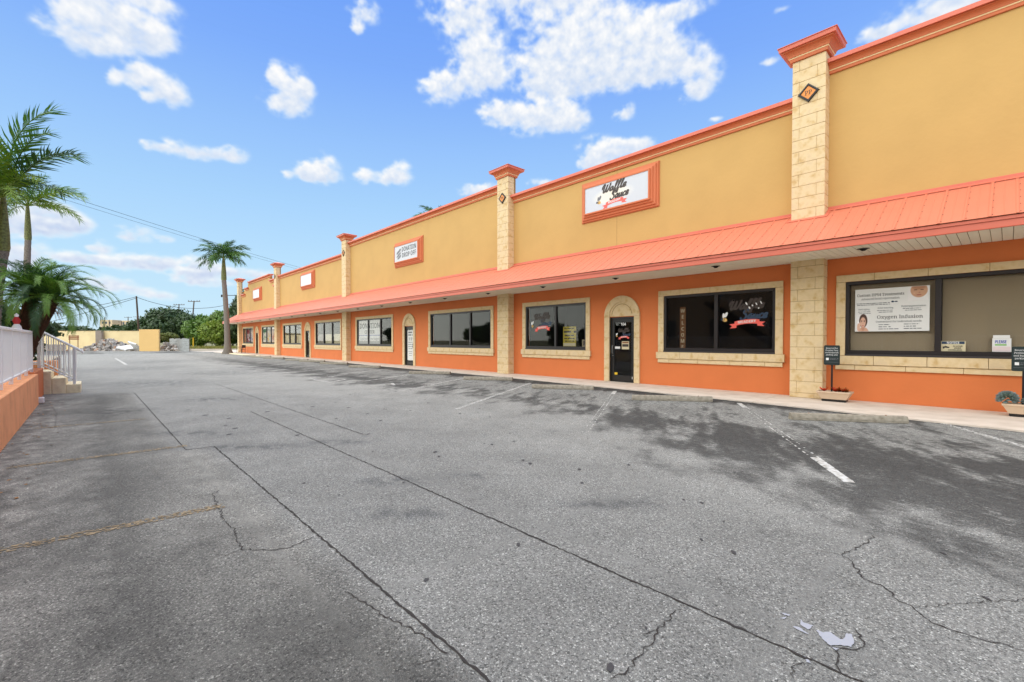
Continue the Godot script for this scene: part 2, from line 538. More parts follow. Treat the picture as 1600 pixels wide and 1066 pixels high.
func make_aggregate() -> Array:   # stones in bitumen, 2.4 m a side
	var sz := 1024
	var ce := fbm(31, 0.21, 1, FastNoiseLite.TYPE_CELLULAR)
	ce.cellular_return_type = FastNoiseLite.RETURN_CELL_VALUE
	var cd := fbm(31, 0.21, 1, FastNoiseLite.TYPE_CELLULAR)
	cd.cellular_return_type = FastNoiseLite.RETURN_DISTANCE2_SUB
	var a := bytes(ce, sz, sz)
	var b := bytes(cd, sz, sz)
	var e := bytes(fbm(32, 0.05, 4), sz, sz)
	var o := PackedByteArray(); o.resize(sz * sz * 3)
	var h := PackedByteArray(); h.resize(sz * sz)
	for i in sz * sz:
		var cell := a[i] / 255.0
		var rim := clampf(b[i] / 110.0, 0.0, 1.0)
		var big := e[i] / 255.0
		var v := 0.56 + cell * 0.15 + (big - 0.5) * 0.16
		if cell > 0.86:
			v += (cell - 0.86) * 1.5
		if cell < 0.16:
			v -= (0.16 - cell) * 1.1
		v *= 0.72 + 0.28 * rim
		var q := int(clampf(v, 0.05, 0.98) * 255.0)
		o[i * 3] = q; o[i * 3 + 1] = q; o[i * 3 + 2] = int(q * 0.985)
		h[i] = int(clampf(rim * (0.35 + cell * 0.5) + big * 0.3, 0.0, 1.0) * 255.0)
	return [ImageTexture.create_from_image(Image.create_from_data(sz, sz, false, Image.FORMAT_RGB8, o)), ImageTexture.create_from_image(Image.create_from_data(sz, sz, false, Image.FORMAT_L8, h))]

func make_materials() -> void:
	var w := Color(1, 1, 1)
	var fine := noise_image(fbm(1, 0.06, 4), 512, [0.0, 1.0], [Color(0, 0, 0), w])
	var blot := noise_image(fbm(2, 0.006, 6), 512, [0.0, 0.5, 1.0], [Color(0.965, 0.965, 0.96), Color(0.985, 0.985, 0.982), w])
	var blot2 := noise_image(fbm(3, 0.008, 6), 512, [0.05, 0.4, 0.62, 0.95], [Color(0.90, 0.89, 0.87), Color(0.955, 0.95, 0.94), Color(0.985, 0.985, 0.98), w])
	var trav := noise_image(fbm(4, 0.012, 6), 512, [0.08, 0.32, 0.6, 0.9], [Color(0.90, 0.83, 0.70), Color(0.965, 0.945, 0.90), Color(1.0, 0.99, 0.97), Color(0.965, 0.955, 0.95)])
	var dirt := noise_image(fbm(6, 0.014, 7), 512, [0.1, 0.45, 0.85], [Color(0.66, 0.64, 0.60), Color(0.88, 0.87, 0.85), w])
	var bark := noise_image(fbm(7, 0.05, 4), 256, [0.2, 0.5, 0.8], [Color(0.6, 0.57, 0.54), Color(0.86, 0.84, 0.82), w])
	var m: StandardMaterial3D
	m = mat("yellow_stucco", g8(201, 162, 98)); tri_map(m, 0.21, blot, fine, 0.25)
	m = mat("orange_stucco", g8(217, 121, 66)); tri_map(m, 0.25, blot, fine, 0.25)
	m = mat("wall_orange", g8(242, 166, 112)); tri_map(m, 0.4, blot2, fine, 0.25)
	m = mat("cast_stone", g8(222, 200, 160)); tri_map(m, 0.55, trav, fine, 0.2)
	m = mat("mortar", g8(150, 118, 74))
	m = mat("cornice_orange", g8(206, 116, 74), 0.7); tri_map(m, 0.3, blot)
	m = mat("cream_trim", g8(240, 218, 170), 0.7)
	m = mat("salmon_metal", g8(211, 120, 92), 0.45); tri_map(m, 0.35, blot)
	m = mat("salmon_fascia", g8(214, 112, 88), 0.5); tri_map(m, 0.3, blot)
	m = mat("screw", g8(120, 70, 60), 0.5)
	m = mat("vinyl_soffit", g8(240, 236, 218), 0.6); tri_map(m, 0.3, blot)
	m = mat("black_metal", g8(24, 22, 22), 0.4)
	m = mat("bronze_frame", g8(34, 28, 28), 0.4)
	m = mat("sill_metal", g8(62, 58, 58), 0.4)
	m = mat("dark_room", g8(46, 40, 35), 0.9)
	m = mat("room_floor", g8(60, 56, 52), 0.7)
	m = mat("glass", Color(0.05, 0.055, 0.06, 0.12), 0.02)
	m.transparency = BaseMaterial3D.TRANSPARENCY_ALPHA
	m.metallic_specular = 0.34
	m = mat("blind", g8(196, 178, 146), 0.6)
	m = mat("white_paint", g8(226, 224, 220), 0.5)
	m = mat("white_rail", g8(243, 243, 241), 0.45); tri_map(m, 0.8, blot)
	m = mat("panel_white", g8(192, 195, 199), 0.35)
	m = mat("letter_black", g8(34, 32, 34), 0.5)
	m = mat("letter_dark", g8(66, 70, 76), 0.5)
	m = mat("letter_grey", g8(110, 112, 116), 0.5)
	m = mat("letter_white", g8(228, 228, 226), 0.5)
	m = mat("letter_brown", g8(58, 46, 40), 0.5)
	m = mat("navy", g8(34, 58, 84), 0.5)
	m = mat("blue_print", g8(60, 84, 170), 0.5)
	m = mat("green_print", g8(120, 180, 80), 0.5)
	m = mat("coral_print", g8(238, 98, 86), 0.5)
	m = mat("bee_yellow", g8(222, 176, 90), 0.5)
	m = mat("paper", g8(222, 222, 218), 0.6)
	m = mat("paper_pink", g8(222, 204, 202), 0.6)
	m = mat("paper_cream", g8(206, 194, 158), 0.6)
	m = mat("paper_yellow", g8(176, 160, 44), 0.6)
	m = mat("paper_red", g8(172, 50, 54), 0.6)
	m = mat("paper_green", g8(70, 130, 90), 0.6)
	m = mat("sign_green", g8(32, 46, 46), 0.4)
	m = mat("concrete", g8(220, 206, 190)); tri_map(m, 0.35, blot2, fine, 0.2)
	m = mat("stop_concrete", g8(164, 156, 140)); tri_map(m, 1.3, dirt, fine, 0.5)
	m = mat("step_cream", g8(245, 230, 192)); tri_map(m, 1.1, blot2, fine, 0.3)
	m = mat("stripe_white", g8(206, 206, 202), 0.8); tri_map(m, 1.6, dirt)
	m = mat("stripe_yellow", g8(152, 134, 104), 0.85); tri_map(m, 1.6, dirt)
	m = mat("crack", g8(52, 48, 45), 1.0)
	m = mat("dark_spot", g8(62, 60, 60), 0.8)
	m = mat("spilt_paint", g8(164, 166, 172), 0.6)
	m = mat("planter_clay", g8(206, 180, 152), 0.8)
	m = mat("soil", g8(60, 46, 36), 1.0)
	m = mat("wood_board", g8(150, 104, 62), 0.7); tri_map(m, 3.0, bark)
	m = mat("bench_metal", g8(54, 46, 46), 0.5)
	for k in [["frond_green", g8(84, 124, 52)], ["frond_dark", g8(56, 92, 50)], ["frond_fresh", g8(124, 152, 50)], ["date_green", g8(116, 156, 66)], ["tree_dark", g8(66, 88, 52)], ["tree_mid", g8(100, 132, 52)], ["tree_fresh", g8(134, 154, 58)], ["bush_olive", g8(112, 120, 58)], ["grass_dry", g8(150, 140, 70)], ["succulent", g8(150, 166, 168)], ["flower_red", g8(226, 74, 40)]]:
		m = mat(k[0], k[1], 0.55)
		m.vertex_color_use_as_albedo = true
		m.backlight_enabled = true
		m.backlight = Color(0.55, 0.62, 0.25)
		m.cull_mode = BaseMaterial3D.CULL_DISABLED
	m = mat("palm_grey", g8(150, 142, 132)); tri_map(m, 1.2, bark, fine, 0.6, 3.4)
	m = mat("crownshaft", g8(128, 134, 70), 0.5); tri_map(m, 0.9, bark)
	m = mat("shag", g8(92, 62, 44), 0.95); tri_map(m, 3.0, bark, fine, 0.6)
	m = mat("dead_frond", g8(150, 110, 66), 0.9)
	m = mat("pole_wood", g8(96, 78, 64), 0.9); tri_map(m, 1.0, bark)
	m = mat("pole_grey", g8(128, 116, 104), 0.9); tri_map(m, 1.0, bark)
	m = mat("cable", g8(40, 44, 52), 0.6)
	m = mat("block_cream", g8(238, 217, 168)); tri_map(m, 0.12, blot2, fine, 0.4)
	m = mat("block_gold", g8(230, 190, 124)); tri_map(m, 0.2, blot)
	m = mat("grey_block", g8(150, 138, 128)); tri_map(m, 0.5, blot2, fine, 0.4)
	m = mat("rubble", g8(186, 178, 168), 0.95)
	m.vertex_color_use_as_albedo = true
	m = mat("galvanised", g8(176, 180, 182), 0.45, 0.3); tri_map(m, 0.7, dirt)
	m = mat("rust_metal", g8(140, 92, 60), 0.8)
	m = mat("yellow_post", g8(226, 186, 40), 0.6)
	m = mat("dirt_ground", g8(176, 164, 142)); tri_map(m, 0.05, dirt)
	m = mat("field", g8(120, 118, 70)); tri_map(m, 0.03, dirt)
	m = mat("brown_siding", g8(214, 184, 146), 0.8); tri_map(m, 0.3, blot2)
	m = mat("far_cream", g8(214, 192, 158))
	m = mat("far_window", g8(70, 80, 90), 0.3)
	m = mat("emblem_gold", g8(224, 140, 60), 0.5)
	m = mat("steel", g8(150, 150, 150), 0.35, 0.8)
	m = mat("ornament_red", g8(170, 36, 36), 0.5)
	var ag := make_aggregate()
	m = mat("asphalt", Color(1, 1, 1), 0.9)
	m.albedo_texture = ag[0]
	m.heightmap_enabled = true
	m.heightmap_texture = ag[1]
	m.heightmap_scale = 0.25
	m.uv1_scale = Vector3(1.0 / 1.7, 1.0 / 1.7, 1)
	m.detail_enabled = true
	m.detail_uv_layer = BaseMaterial3D.DETAIL_UV_2
	m.detail_blend_mode = BaseMaterial3D.BLEND_MODE_MUL
	m.detail_albedo = make_ground_map()
	# heart of the sign: a printed cream halo on pale grey
	m = mat("halo_panel", Color(1, 1, 1), 0.35)
	var gt := GradientTexture2D.new()
	gt.width = 256; gt.height = 128
	gt.fill = GradientTexture2D.FILL_RADIAL
	gt.fill_from = Vector2(0.46, 0.52); gt.fill_to = Vector2(0.82, 0.52)
	gt.gradient = Gradient.new()
	gt.gradient.offsets = PackedFloat32Array([0.0, 0.55, 0.85, 1.0])
	gt.gradient.colors = PackedColorArray([g8(228, 220, 200), g8(226, 220, 206), g8(204, 206, 208), g8(196, 200, 206)])
	m.albedo_texture = gt

# ------------------------------------------------------------------ ground
func strip_cells(a: Vector2, b: Vector2, width: float, y: float, sd: int, wear: float, mode: int) -> MB:   # painted line with its worn-off places; mode 1 keeps mostly rims and ends
	var mb := MB.new()
	var L := a.distance_to(b)
	var d := (b - a) / L
	var p := Vector2(-d.y, d.x)
	var nl := int(L / (0.017 if mode == 0 and wear > 0.3 else 0.03))
	var nw := 8 if mode == 0 and wear > 0.3 else 5
	var f := fbm(sd, 2.2, 4)
	for i in nl:
		for k in nw:
			var t := (i + 0.5) / nl
			var pos := d * (L * t) + p * (width * ((k + 0.5) / nw - 0.5))
			var keep := f.get_noise_2d(pos.x * 15.0 + sd, pos.y * 15.0) * 1.5 + 0.5 - wear + f.get_noise_2d(pos.x * 0.8, pos.y * 0.8 + sd) * 0.4
			if mode == 1:
				keep = 0.5 + f.get_noise_2d(i * 0.4, k * 1.3) * 0.7 - wear if t < 0.12 or (t > 0.83 and sd != 102) else (-0.12 + f.get_noise_2d(i * 0.12, k) if k == 0 or k == nw - 1 else -0.6 + f.get_noise_2d(i * 0.1, k * 0.7))
			if mode == 2 and t > 0.45:
				keep -= (t - 0.45) * 1.2
			if keep < 0.0:
				continue
			var q := PackedVector2Array()
			for c in [[0, 0], [1, 0], [1, 1], [0, 1]]:
				var jit := f.get_noise_2d((i + c[0]) * 3.1, (k + c[1]) * 7.7) * 0.008
				q.append(a + d * (L * (i + c[0]) / nl + jit) + p * (width * ((k + c[1]) / float(nw) - 0.5) + jit))
			mb.poly([Vector3(q[0].x, y, q[0].y), Vector3(q[1].x, y, q[1].y), Vector3(q[2].x, y, q[2].y), Vector3(q[3].x, y, q[3].y)], Vector3.UP)
	return mb

func crack_line(pts: Array, w: float, sd: int, jag := 0.03, step := 0.06) -> MB:
	var mb := MB.new()
	var r := RandomNumberGenerator.new()
	r.seed = sd
	var q: Array[Vector2] = []
	for i in pts.size() - 1:
		var L: float = pts[i].distance_to(pts[i + 1])
		var k := maxi(1, int(L / step))
		for j in k:
			var t := float(j) / k
			var nn: Vector2 = (pts[i + 1] - pts[i]).normalized().orthogonal()
			q.append(pts[i].lerp(pts[i + 1], t) + nn * r.randf_range(-jag, jag) * (0.0 if j == 0 and i == 0 else 1.0))
	q.append(pts[-1])
	var last := []
	for i in q.size():
		var t := (q[mini(i + 1, q.size() - 1)] - q[maxi(i - 1, 0)]).normalized().orthogonal()
		var ww := w * r.randf_range(0.35, 1.25) * (0.3 if i == 0 or i == q.size() - 1 else 1.0)
		var e := [q[i] + t * ww * 0.5, q[i] - t * ww * 0.5]
		if i:
			mb.poly([Vector3(last[0].x, 0.004, last[0].y), Vector3(last[1].x, 0.004, last[1].y), Vector3(e[1].x, 0.004, e[1].y), Vector3(e[0].x, 0.004, e[0].y)], Vector3.UP)
		last = e
	return mb

func v2s(s: String) -> Array:
	var o := []
	for p in s.split(" "):
		var q := p.split(",")
		o.append(Vector2(float(q[0]), float(q[1])))
	return o

func build_ground() -> void:
	var mb := MB.new()
	mb.b2(-1500, 1500, -0.9, -0.06, -1500, 1200)
	structure(obj("terrain", mb, M.field))
	# asphalt sheet
	var lot := structure(group_at("parking_lot", Vector3(4, 0, -30)))
	mb = MB.new()
	for c in [[-40.0, -88.0], [13.9, -88.0], [13.9, 30.0], [-40.0, 30.0]]:
		pass
	var xs := [-40.0, -1.3, 13.9]
	for ix in 2:
		for iz in 12:
			var z0 := -90.0 + iz * 10.0
			var P := [Vector3(xs[ix], 0, z0 + 10), Vector3(xs[ix + 1], 0, z0 + 10), Vector3(xs[ix + 1], 0, z0), Vector3(xs[ix], 0, z0)]
			mb.poly(P, Vector3.UP)
			for k in [0, 2, 1, 0, 3, 2]:
				mb.uv.append(Vector2(P[k].x, P[k].z))
				mb.uv2.append(Vector2((P[k].x + 2.0) / 16.0, (P[k].z + 66.0) / 68.0))
	obj("asphalt_surface", mb, M.asphalt, lot)
	# joints between paving lanes
	for j in ["2.42,1.2 2.42,-10.6", "1.25,1.2 1.25,-7.45 0.93,-7.45 0.90,-16.5", "3.12,-6.8 3.10,-18.5"]:
		obj("paving_joint", crack_line(v2s(j), 0.016, j.length(), 0.007, 0.035), M.crack, lot)
	var n := 0
	for k in ["0.93,-5.22 0.84,-5.12 0.81,-4.56 0.78,-4.30 0.81,-4.05 0.78,-3.82 0.77,-3.63 0.91,-3.49 1.01,-3.43 1.21,-3.50", "0.77,-3.63 0.68,-3.60 0.6,-3.64", "0.84,-5.12 0.69,-5.19",
			"4.32,-0.66 4.03,-0.69 3.77,-0.76 3.72,-0.69 3.49,-0.59 3.47,-0.48 3.33,-0.40 3.30,-0.32 3.19,-0.23 3.21,-0.08 3.23,0.07", "3.77,-0.76 3.73,-0.84 3.72,-0.93",
			"2.60,-0.53 2.50,-0.52 2.44,-0.50 2.42,-0.48", "2.84,-0.51 2.80,-0.47 2.71,-0.46 2.64,-0.48 2.60,-0.53 2.60,-0.58", "2.38,-0.61 2.30,-0.63 2.21,-0.62",
			"2.34,-1.20 2.19,-1.19 2.10,-1.18 2.00,-1.15 1.91,-1.15 1.74,-1.13 1.64,-1.15", "2.10,-1.18 2.01,-1.23", "1.08,-2.61 1.12,-2.40 1.14,-2.18 1.20,-1.98 1.22,-1.76", "1.05,-1.82 1.18,-1.75",
			"-0.80,-16.1 -0.51,-13.0 -0.44,-10.8", "3.32,-0.33 3.7,-0.05 3.9,0.1"]:
		n += 1
		obj("crack", crack_line(v2s(k), 0.0085 if k.length() > 40 else 0.005, 50 + n, 0.014, 0.022), M.crack, lot)
	# spilt white paint by the joint
	mb = MB.new()
	for s in ["2.69,-0.64 2.69,-0.61 2.72,-0.59 2.71,-0.57 2.69,-0.54 2.71,-0.53 2.77,-0.53 2.78,-0.51 2.72,-0.49 2.66,-0.49 2.64,-0.53 2.60,-0.56 2.62,-0.59 2.65,-0.62", "2.73,-0.72 2.71,-0.70 2.72,-0.66 2.66,-0.67 2.68,-0.71",
			"2.63,-0.73 2.65,-0.71 2.63,-0.67 2.62,-0.65 2.62,-0.68", "2.72,-0.81 2.74,-0.77 2.72,-0.77 2.71,-0.79", "2.66,-0.80 2.70,-0.78 2.67,-0.78", "2.64,-0.77 2.67,-0.74 2.65,-0.73 2.65,-0.75", "2.59,-0.56 2.61,-0.53 2.58,-0.53", "2.40,-0.615 2.41,-0.60 2.395,-0.59 2.385,-0.605", "2.415,-0.63 2.425,-0.62 2.41,-0.615"]:
		var q := v2s(s)
		var p := PackedVector2Array()
		rng.seed = s.length()
		for i in q.size():   # rough the outline up
			for t in [0.0, 0.33, 0.66]:
				var e: Vector2 = q[i].lerp(q[(i + 1) % q.size()], t)
				p.append(e + Vector2(rng.randf_range(-1, 1), rng.randf_range(-1, 1)) * (0.004 if t > 0.0 else 0.0))
		mb.flat(p, 0.004)
	obj("paint_splash", mb, M.spilt_paint, lot)
	# drips and gum spots
	mb = MB.new()
	rng.seed = 77
	for i in 90:
		var p := Vector2(rng.randf_range(1.4, 7.0), rng.randf_range(-14.0, 0.4))
		var a := rng.randf_range(0.008, 0.035) * (0.6 + 0.1 * absf(p.y))
		var e := PackedVector2Array()
		for k in 9:
			e.append(p + Vector2(cos(TAU * k / 9) * a * 1.5, sin(TAU * k / 9) * a * 0.8).rotated(rng.randf() * 0.4 - 0.9) * rng.randf_range(0.6, 1.1))
		mb.flat(e, 0.005)
	stuff(obj("dark_spots", mb, M.dark_spot, lot))
	# painted bay lines on the right, at an angle to the shops
	var ks := [[0, 0.25, 2], [1, 0.15, 1], [2, 0.1, 1], [3, 0.42, 0], [4, 0.45, 2], [5, 0.4, 2], [6, 0.45, 2], [7, 0.5, 2], [8, 0.5, 2], [9, 0.5, 2], [10, 0.5, 2], [-1, 0.3, 1]]
	for k in ks:
		var z: float = -0.72 - 3.44 * k[0]
		obj("bay_line", strip_cells(Vector2(11.15, z - 0.09), Vector2(5.75, z + 3.07), 0.105, 0.0045, 100 + k[0], k[1], k[2]), M.stripe_white, lot)
	# faded yellow lines on the left
	for k in [[-4.76, 0.5, 0.86], [-7.8, 0.55, 0.98], [-10.98, 0.62, 0.75], [-1.7, 0.8, 0.8]]:
		obj("yellow_line", strip_cells(Vector2(-0.72, k[0]), Vector2(k[2], k[0] + 0.05), 0.12, 0.0045, int(-k[0] * 10), k[1], 0), M.stripe_yellow, lot)
	obj("lane_mark", strip_cells(Vector2(1.52, -49.5), Vector2(1.6, -36.2), 0.16, 0.0045, 301, 0.1, 0), M.stripe_white, lot)
	obj("lane_mark", strip_cells(Vector2(-1.52, -38.1), Vector2(-1.98, -54.5), 0.3, 0.0045, 302, 0.05, 0), M.stripe_white, lot)
	for s in [["6.16,-18.1", "6.17,-16.1"], ["6.17,-16.1", "7.08,-16.9"], ["6.16,-18.2", "7.3,-18.6"], ["7.2,-14.2", "7.75,-13.7"], ["7.3,-13.6", "7.6,-14.3"]]:
		obj("bay_symbol", strip_cells(v2s(s[0])[0], v2s(s[1])[0], 0.10, 0.0045, 310, 0.25, 0), M.stripe_white, lot)
	# sidewalk along the shops, cut into slabs
	var walk := structure(group_at("sidewalk", Vector3(12.5, 0, -25)))
	var edge := v2s("10.2,6.5 10.95,0.2 11.4,-3.3 11.78,-8.9 12.05,-13.4 12.1,-24 12.25,-29 12.3,-39 11.6,-47 11.2,-62 11.1,-66")
	var at_edge := func(z: float) -> float:
		for i in edge.size() - 1:
			if z <= edge[i].y and z >= edge[i + 1].y:
				return lerpf(edge[i].x, edge[i + 1].x, (edge[i].y - z) / (edge[i].y - edge[i + 1].y))
		return 11.0
	var cuts := [6.5, 2.6, -4.05, -9.55, -13.1, -17.6, -21.4, -25.0, -28.6, -32.4, -36.2, -40.0, -43.8, -47.6, -51.4, -55.2, -59.0, -62.8, -65.9]
	for i in cuts.size() - 1:
		mb = MB.new()
		var z0: float = cuts[i] - 0.006
		var z1: float = cuts[i + 1] + 0.006
		var p := PackedVector2Array([Vector2(13.49, z0)])
		for k in 5:
			var z := lerpf(z0, z1, k / 4.0)
			p.append(Vector2(at_edge.call(z) + 0.012 * sin(z * 3.0), z))
		p.append(Vector2(13.49, z1))
		mb.extrude(p, Vector3(0, -0.1, 0), Vector3(1, 0, 0), Vector3(0, 0, 1), Vector3(0, 0.1 + SW - 0.002 * (i % 2), 0))
		obj("sidewalk_slab", mb, M.concrete, walk)
	# yellow-painted kerb nose at the far end
	mb = MB.new()
	mb.cb(11.1, 11.35, -0.05, 0.09, -61.5, -45.0, 0.03)
	obj("kerb", mb, M.step_cream, walk)
	# wheel stops
	var st := [[10.1, -1.97, "nearest wheel stop, left of the planter with the blue-grey rosette plant"], [10.4, -5.54, "wheel stop in the bay just right of the glass door numbered 104"], [10.47, -9.1, "wheel stop in the bay just left of the glass door numbered 104"], [10.79, -13.0, "wheel stop below the third stone pillar, left of the white bay line"], [10.86, -17.05, "wheel stop in front of the dark three-pane window"], [10.87, -23.5, "wheel stop below the donation centre banner window"], [11.0, -28.05, "short wheel stop just left of the donation centre banner"], [11.1, -32.1, "weathered wheel stop before the second-farthest stone pillar"], [11.0, -34.9, "low grey wheel stop in front of the fourth shop"], [10.8, -39.8, "wheel stop before the fourth shop's narrow door"], [10.8, -43.5, "wheel stop between the two farthest shops"], [10.9, -47.0, "farthest wheel stop, by the yellowish kerb"]]
	for k in st.size():
		var s = st[k]
		var o := group_at("wheel_stop", Vector3(s[0], 0, s[1]))
		mb = MB.new()
		var w0 := 0.085
		mb.extrude(PackedVector2Array([Vector2(-w0, 0.005), Vector2(w0, 0.005), Vector2(w0, 0.05), Vector2(0.055, 0.118), Vector2(0.035, 0.125), Vector2(-0.035, 0.125), Vector2(-0.055, 0.118), Vector2(-w0, 0.05)]), Vector3(0, 0, -0.93), Vector3(1, 0, 0), Vector3(0, 1, 0), Vector3(0, 0, 1.86))
		var B := Basis(Vector3.UP, 0.615 + 0.04 * sin(k * 2.1))
		inst("concrete_bar", mb.mesh(M.stop_concrete), o, Transform3D(B, Vector3()))
		for e in [-0.62, 0.62]:
			mb = MB.new()
			mb.tube([Vector3(0, 0.10, e), Vector3(0, 0.135, e)], [0.012, 0.012], 8)
			inst("anchor_pin", mb.mesh(M.rust_metal), o, Transform3D(B, Vector3()))
		tag(o, "grey concrete " + s[2], "wheel stop", "concrete wheel stops along the bays")

# ------------------------------------------------------------------ the shopping plaza
func ring_sector(mb: MB, zc: float, yc: float, r0: float, r1: float, a0: float, a1: float, x0: float, x1: float) -> void:
	var p := PackedVector2Array()
	var k := 10
	for i in k + 1:
		var a := lerpf(a0, a1, float(i) / k)
		p.append(Vector2(cos(a) * r1, sin(a) * r1))
	for i in k + 1:
		var a := lerpf(a1, a0, float(i) / k)
		p.append(Vector2(cos(a) * r0, sin(a) * r0))
	mb.extrude(p, Vector3(x0, yc, zc), Vector3(0, 0, 1), Vector3.UP, Vector3(x1 - x0, 0, 0))

func stones(parent: Node, called: String, z0: float, z1: float, y0: float, y1: float, x: float, size: float, off: float) -> void:   # one course of cut stones
	var cut := [z0]
	var z := z0 + off
	while z < z1 - 0.18:
		if z > z0 + 0.1:
			cut.append(z)
		z += size
	cut.append(z1)
	for i in cut.size() - 1:
		var mb := MB.new()
		mb.cb(x, FX - 0.004, y0 + 0.003, y1 - 0.003, cut[i] + 0.0035, cut[i + 1] - 0.0035, 0.006)
		obj(called, mb, M.cast_stone, parent)

func window(z0: float, z1: float, mull: Array, detail: bool) -> Node3D:
	var w := group_at("window", Vector3(FX, 0.76, (z0 + z1) / 2), bld)
	var T := 0.19
	var mb := MB.new()
	mb.b2(FX - 0.032, FX + 0.06, 0.765, 1.095, z0 - T + 0.01, z1 + T - 0.01)
	mb.b2(FX - 0.032, FX + 0.06, 2.885, 3.045, z0 - T + 0.01, z1 + T - 0.01)
	for s in [[z0 - T + 0.01, z0 - 0.004], [z1 + 0.004, z1 + T - 0.01]]:
		mb.b2(FX - 0.032, FX + 0.06, 1.1, 2.88, s[0], s[1])
	obj("mortar_bed", mb, M.mortar, w)
	var size := 0.93 if detail else 1.3
	stones(w, "header_stone", z0 - T, z1 + T, 2.88, 3.05, FX - 0.045, size, size * 0.8)
	stones(w, "sill_stone", z0 - T - 0.05, z1 + T + 0.05, 0.885, 1.10, FX - 0.085, size, size * 0.86)
	stones(w, "apron_stone", z0 - T, z1 + T, 0.76, 0.882, FX - 0.055, size, size * 0.42)
	for s in [[z0 - T, z0], [z1, z1 + T]]:
		for y in [[1.10, 2.02], [2.02, 2.88]]:
			mb = MB.new()
			mb.cb(FX - 0.044, FX - 0.004, y[0] + 0.003, y[1] - 0.003, s[0], s[1], 0.006)
			obj("jamb_stone", mb, M.cast_stone, w)
	mb = MB.new()
	var a := FX - 0.012
	var b := FX + 0.10
	mb.cb(a, b, 2.805, 2.879, z0 + 0.001, z1 - 0.001, 0.006)
	mb.cb(a, b, 1.145, 1.235, z0 + 0.001, z1 - 0.001, 0.006)
	for s in [[z0 + 0.001, z0 + 0.075], [z1 - 0.075, z1 - 0.001]]:
		mb.cb(a + 0.002, b, 1.232, 2.808, s[0], s[1], 0.006)
	for q in mull:
		mb.cb(a + 0.002, b, 1.232, 2.808, q - 0.052, q + 0.052, 0.006)
	obj("frame", mb, M.bronze_frame, w)
	mb = MB.new()
	mb.cb(FX - 0.05, b, 1.101, 1.144, z0 + 0.001, z1 - 0.001, 0.004)
	obj("sill_rail", mb, M.sill_metal, w)
	var edges := [z0 + 0.075] + mull + [z1 - 0.075]
	for i in edges.size() - 1:
		mb = MB.new()
		mb.b2(FX + 0.045, FX + 0.051, 1.236, 2.804, edges[i] + 0.01, edges[i + 1] - 0.01)
		obj("pane", mb, M.glass, w)
	return w

func door(zc: float, hinge: float) -> Node3D:
	var d := group_at("door", Vector3(FX, SW, zc), bld)
	var mb := MB.new()
	for s in [-1.0, 1.0]:
		for y in [[SW, 0.82], [0.82, 1.56], [1.56, 2.30]]:
			mb = MB.new()
			mb.cb(FX - 0.06, FX + 0.12, y[0] + 0.003, y[1] - 0.003, zc + s * 0.605 - 0.105, zc + s * 0.605 + 0.105, 0.008)
			obj("jamb_stone", mb, M.cast_stone, d)
	for a in [[0.0, 0.5], [0.5, 1.0]]:
		mb = MB.new()
		ring_sector(mb, zc, 2.30, 0.50, 0.71, PI * a[0] + 0.004, PI * a[1] - 0.004, FX - 0.06, FX - 0.003)
		obj("arch_stone", mb, M.cast_stone, d)
	mb = MB.new()
	var p := PackedVector2Array()
	for i in 25:
		p.append(Vector2(cos(PI * i / 24.0), sin(PI * i / 24.0)) * 0.498)
	mb.extrude(p, Vector3(FX - 0.022, 2.30, zc), Vector3(0, 0, 1), Vector3.UP, Vector3(0.018, 0, 0))
	obj("arch_panel", mb, M.cast_stone, d)
	mb = MB.new()
	ring_sector(mb, zc, 2.32, 0.40, 0.415, 0.12, PI - 0.12, FX - 0.027, FX - 0.021)
	obj("arch_bead", mb, M.mortar, d)
	mb = MB.new()
	mb.cb(FX + 0.03, FX + 0.12, 2.215, 2.279, zc - 0.499, zc + 0.499, 0.004)
	for s in [-1.0, 1.0]:
		mb.cb(FX + 0.03, FX + 0.12, SW + 0.004, 2.214, zc + s * 0.475 - 0.024, zc + s * 0.475 + 0.024, 0.004)
	obj("door_frame", mb, M.black_metal, d)
	mb = MB.new()
	for s in [-1.0, 1.0]:
		mb.cb(FX + 0.045, FX + 0.09, SW + 0.012, 2.21, zc + s * 0.395 - 0.052, zc + s * 0.395 + 0.052, 0.004)
	mb.cb(FX + 0.046, FX + 0.09, 2.095, 2.21, zc - 0.345, zc + 0.345, 0.004)
	mb.cb(FX + 0.046, FX + 0.09, SW + 0.012, 0.26, zc - 0.345, zc + 0.345, 0.004)
	obj("leaf", mb, M.black_metal, d)
	mb = MB.new()
	mb.b2(FX + 0.066, FX + 0.072, 0.262, 2.093, zc - 0.341, zc + 0.341)
	obj("pane", mb, M.glass, d)
	mb = MB.new()
	var hz := zc + hinge * 0.40
	mb.tube([Vector3(FX + 0.044, 1.02, hz), Vector3(FX - 0.005, 1.02, hz), Vector3(FX - 0.005, 1.28, hz), Vector3(FX + 0.044, 1.28, hz)], [0.013, 0.013, 0.013, 0.013], 8)
	obj("handle", mb, M.steel if hinge < 0 else M.black_metal, d)
	mb = MB.new()
	mb.tube([Vector3(FX + 0.046, 0.94, hz), Vector3(FX + 0.034, 0.94, hz)], [0.02, 0.018], 10)
	obj("lock", mb, M.steel, d)
	return d

func wall_with_holes(called: String, z0: float, z1: float, y0: float, y1: float, holes: Array, m: Material) -> void:
	var mb := MB.new()
	var z := z0
	for h in holes:
		mb.b2(FX, FX + 0.2, y0, y1, z, h[0])
		if h[2] > y0 + 0.01:
			mb.b2(FX, FX + 0.2, y0, h[2], h[0], h[1])
		mb.b2(FX, FX + 0.2, h[3], y1, h[0], h[1])
		z = h[1]
	mb.b2(FX, FX + 0.2, y0, y1, z, z1)
	obj(called, mb, m, bld)

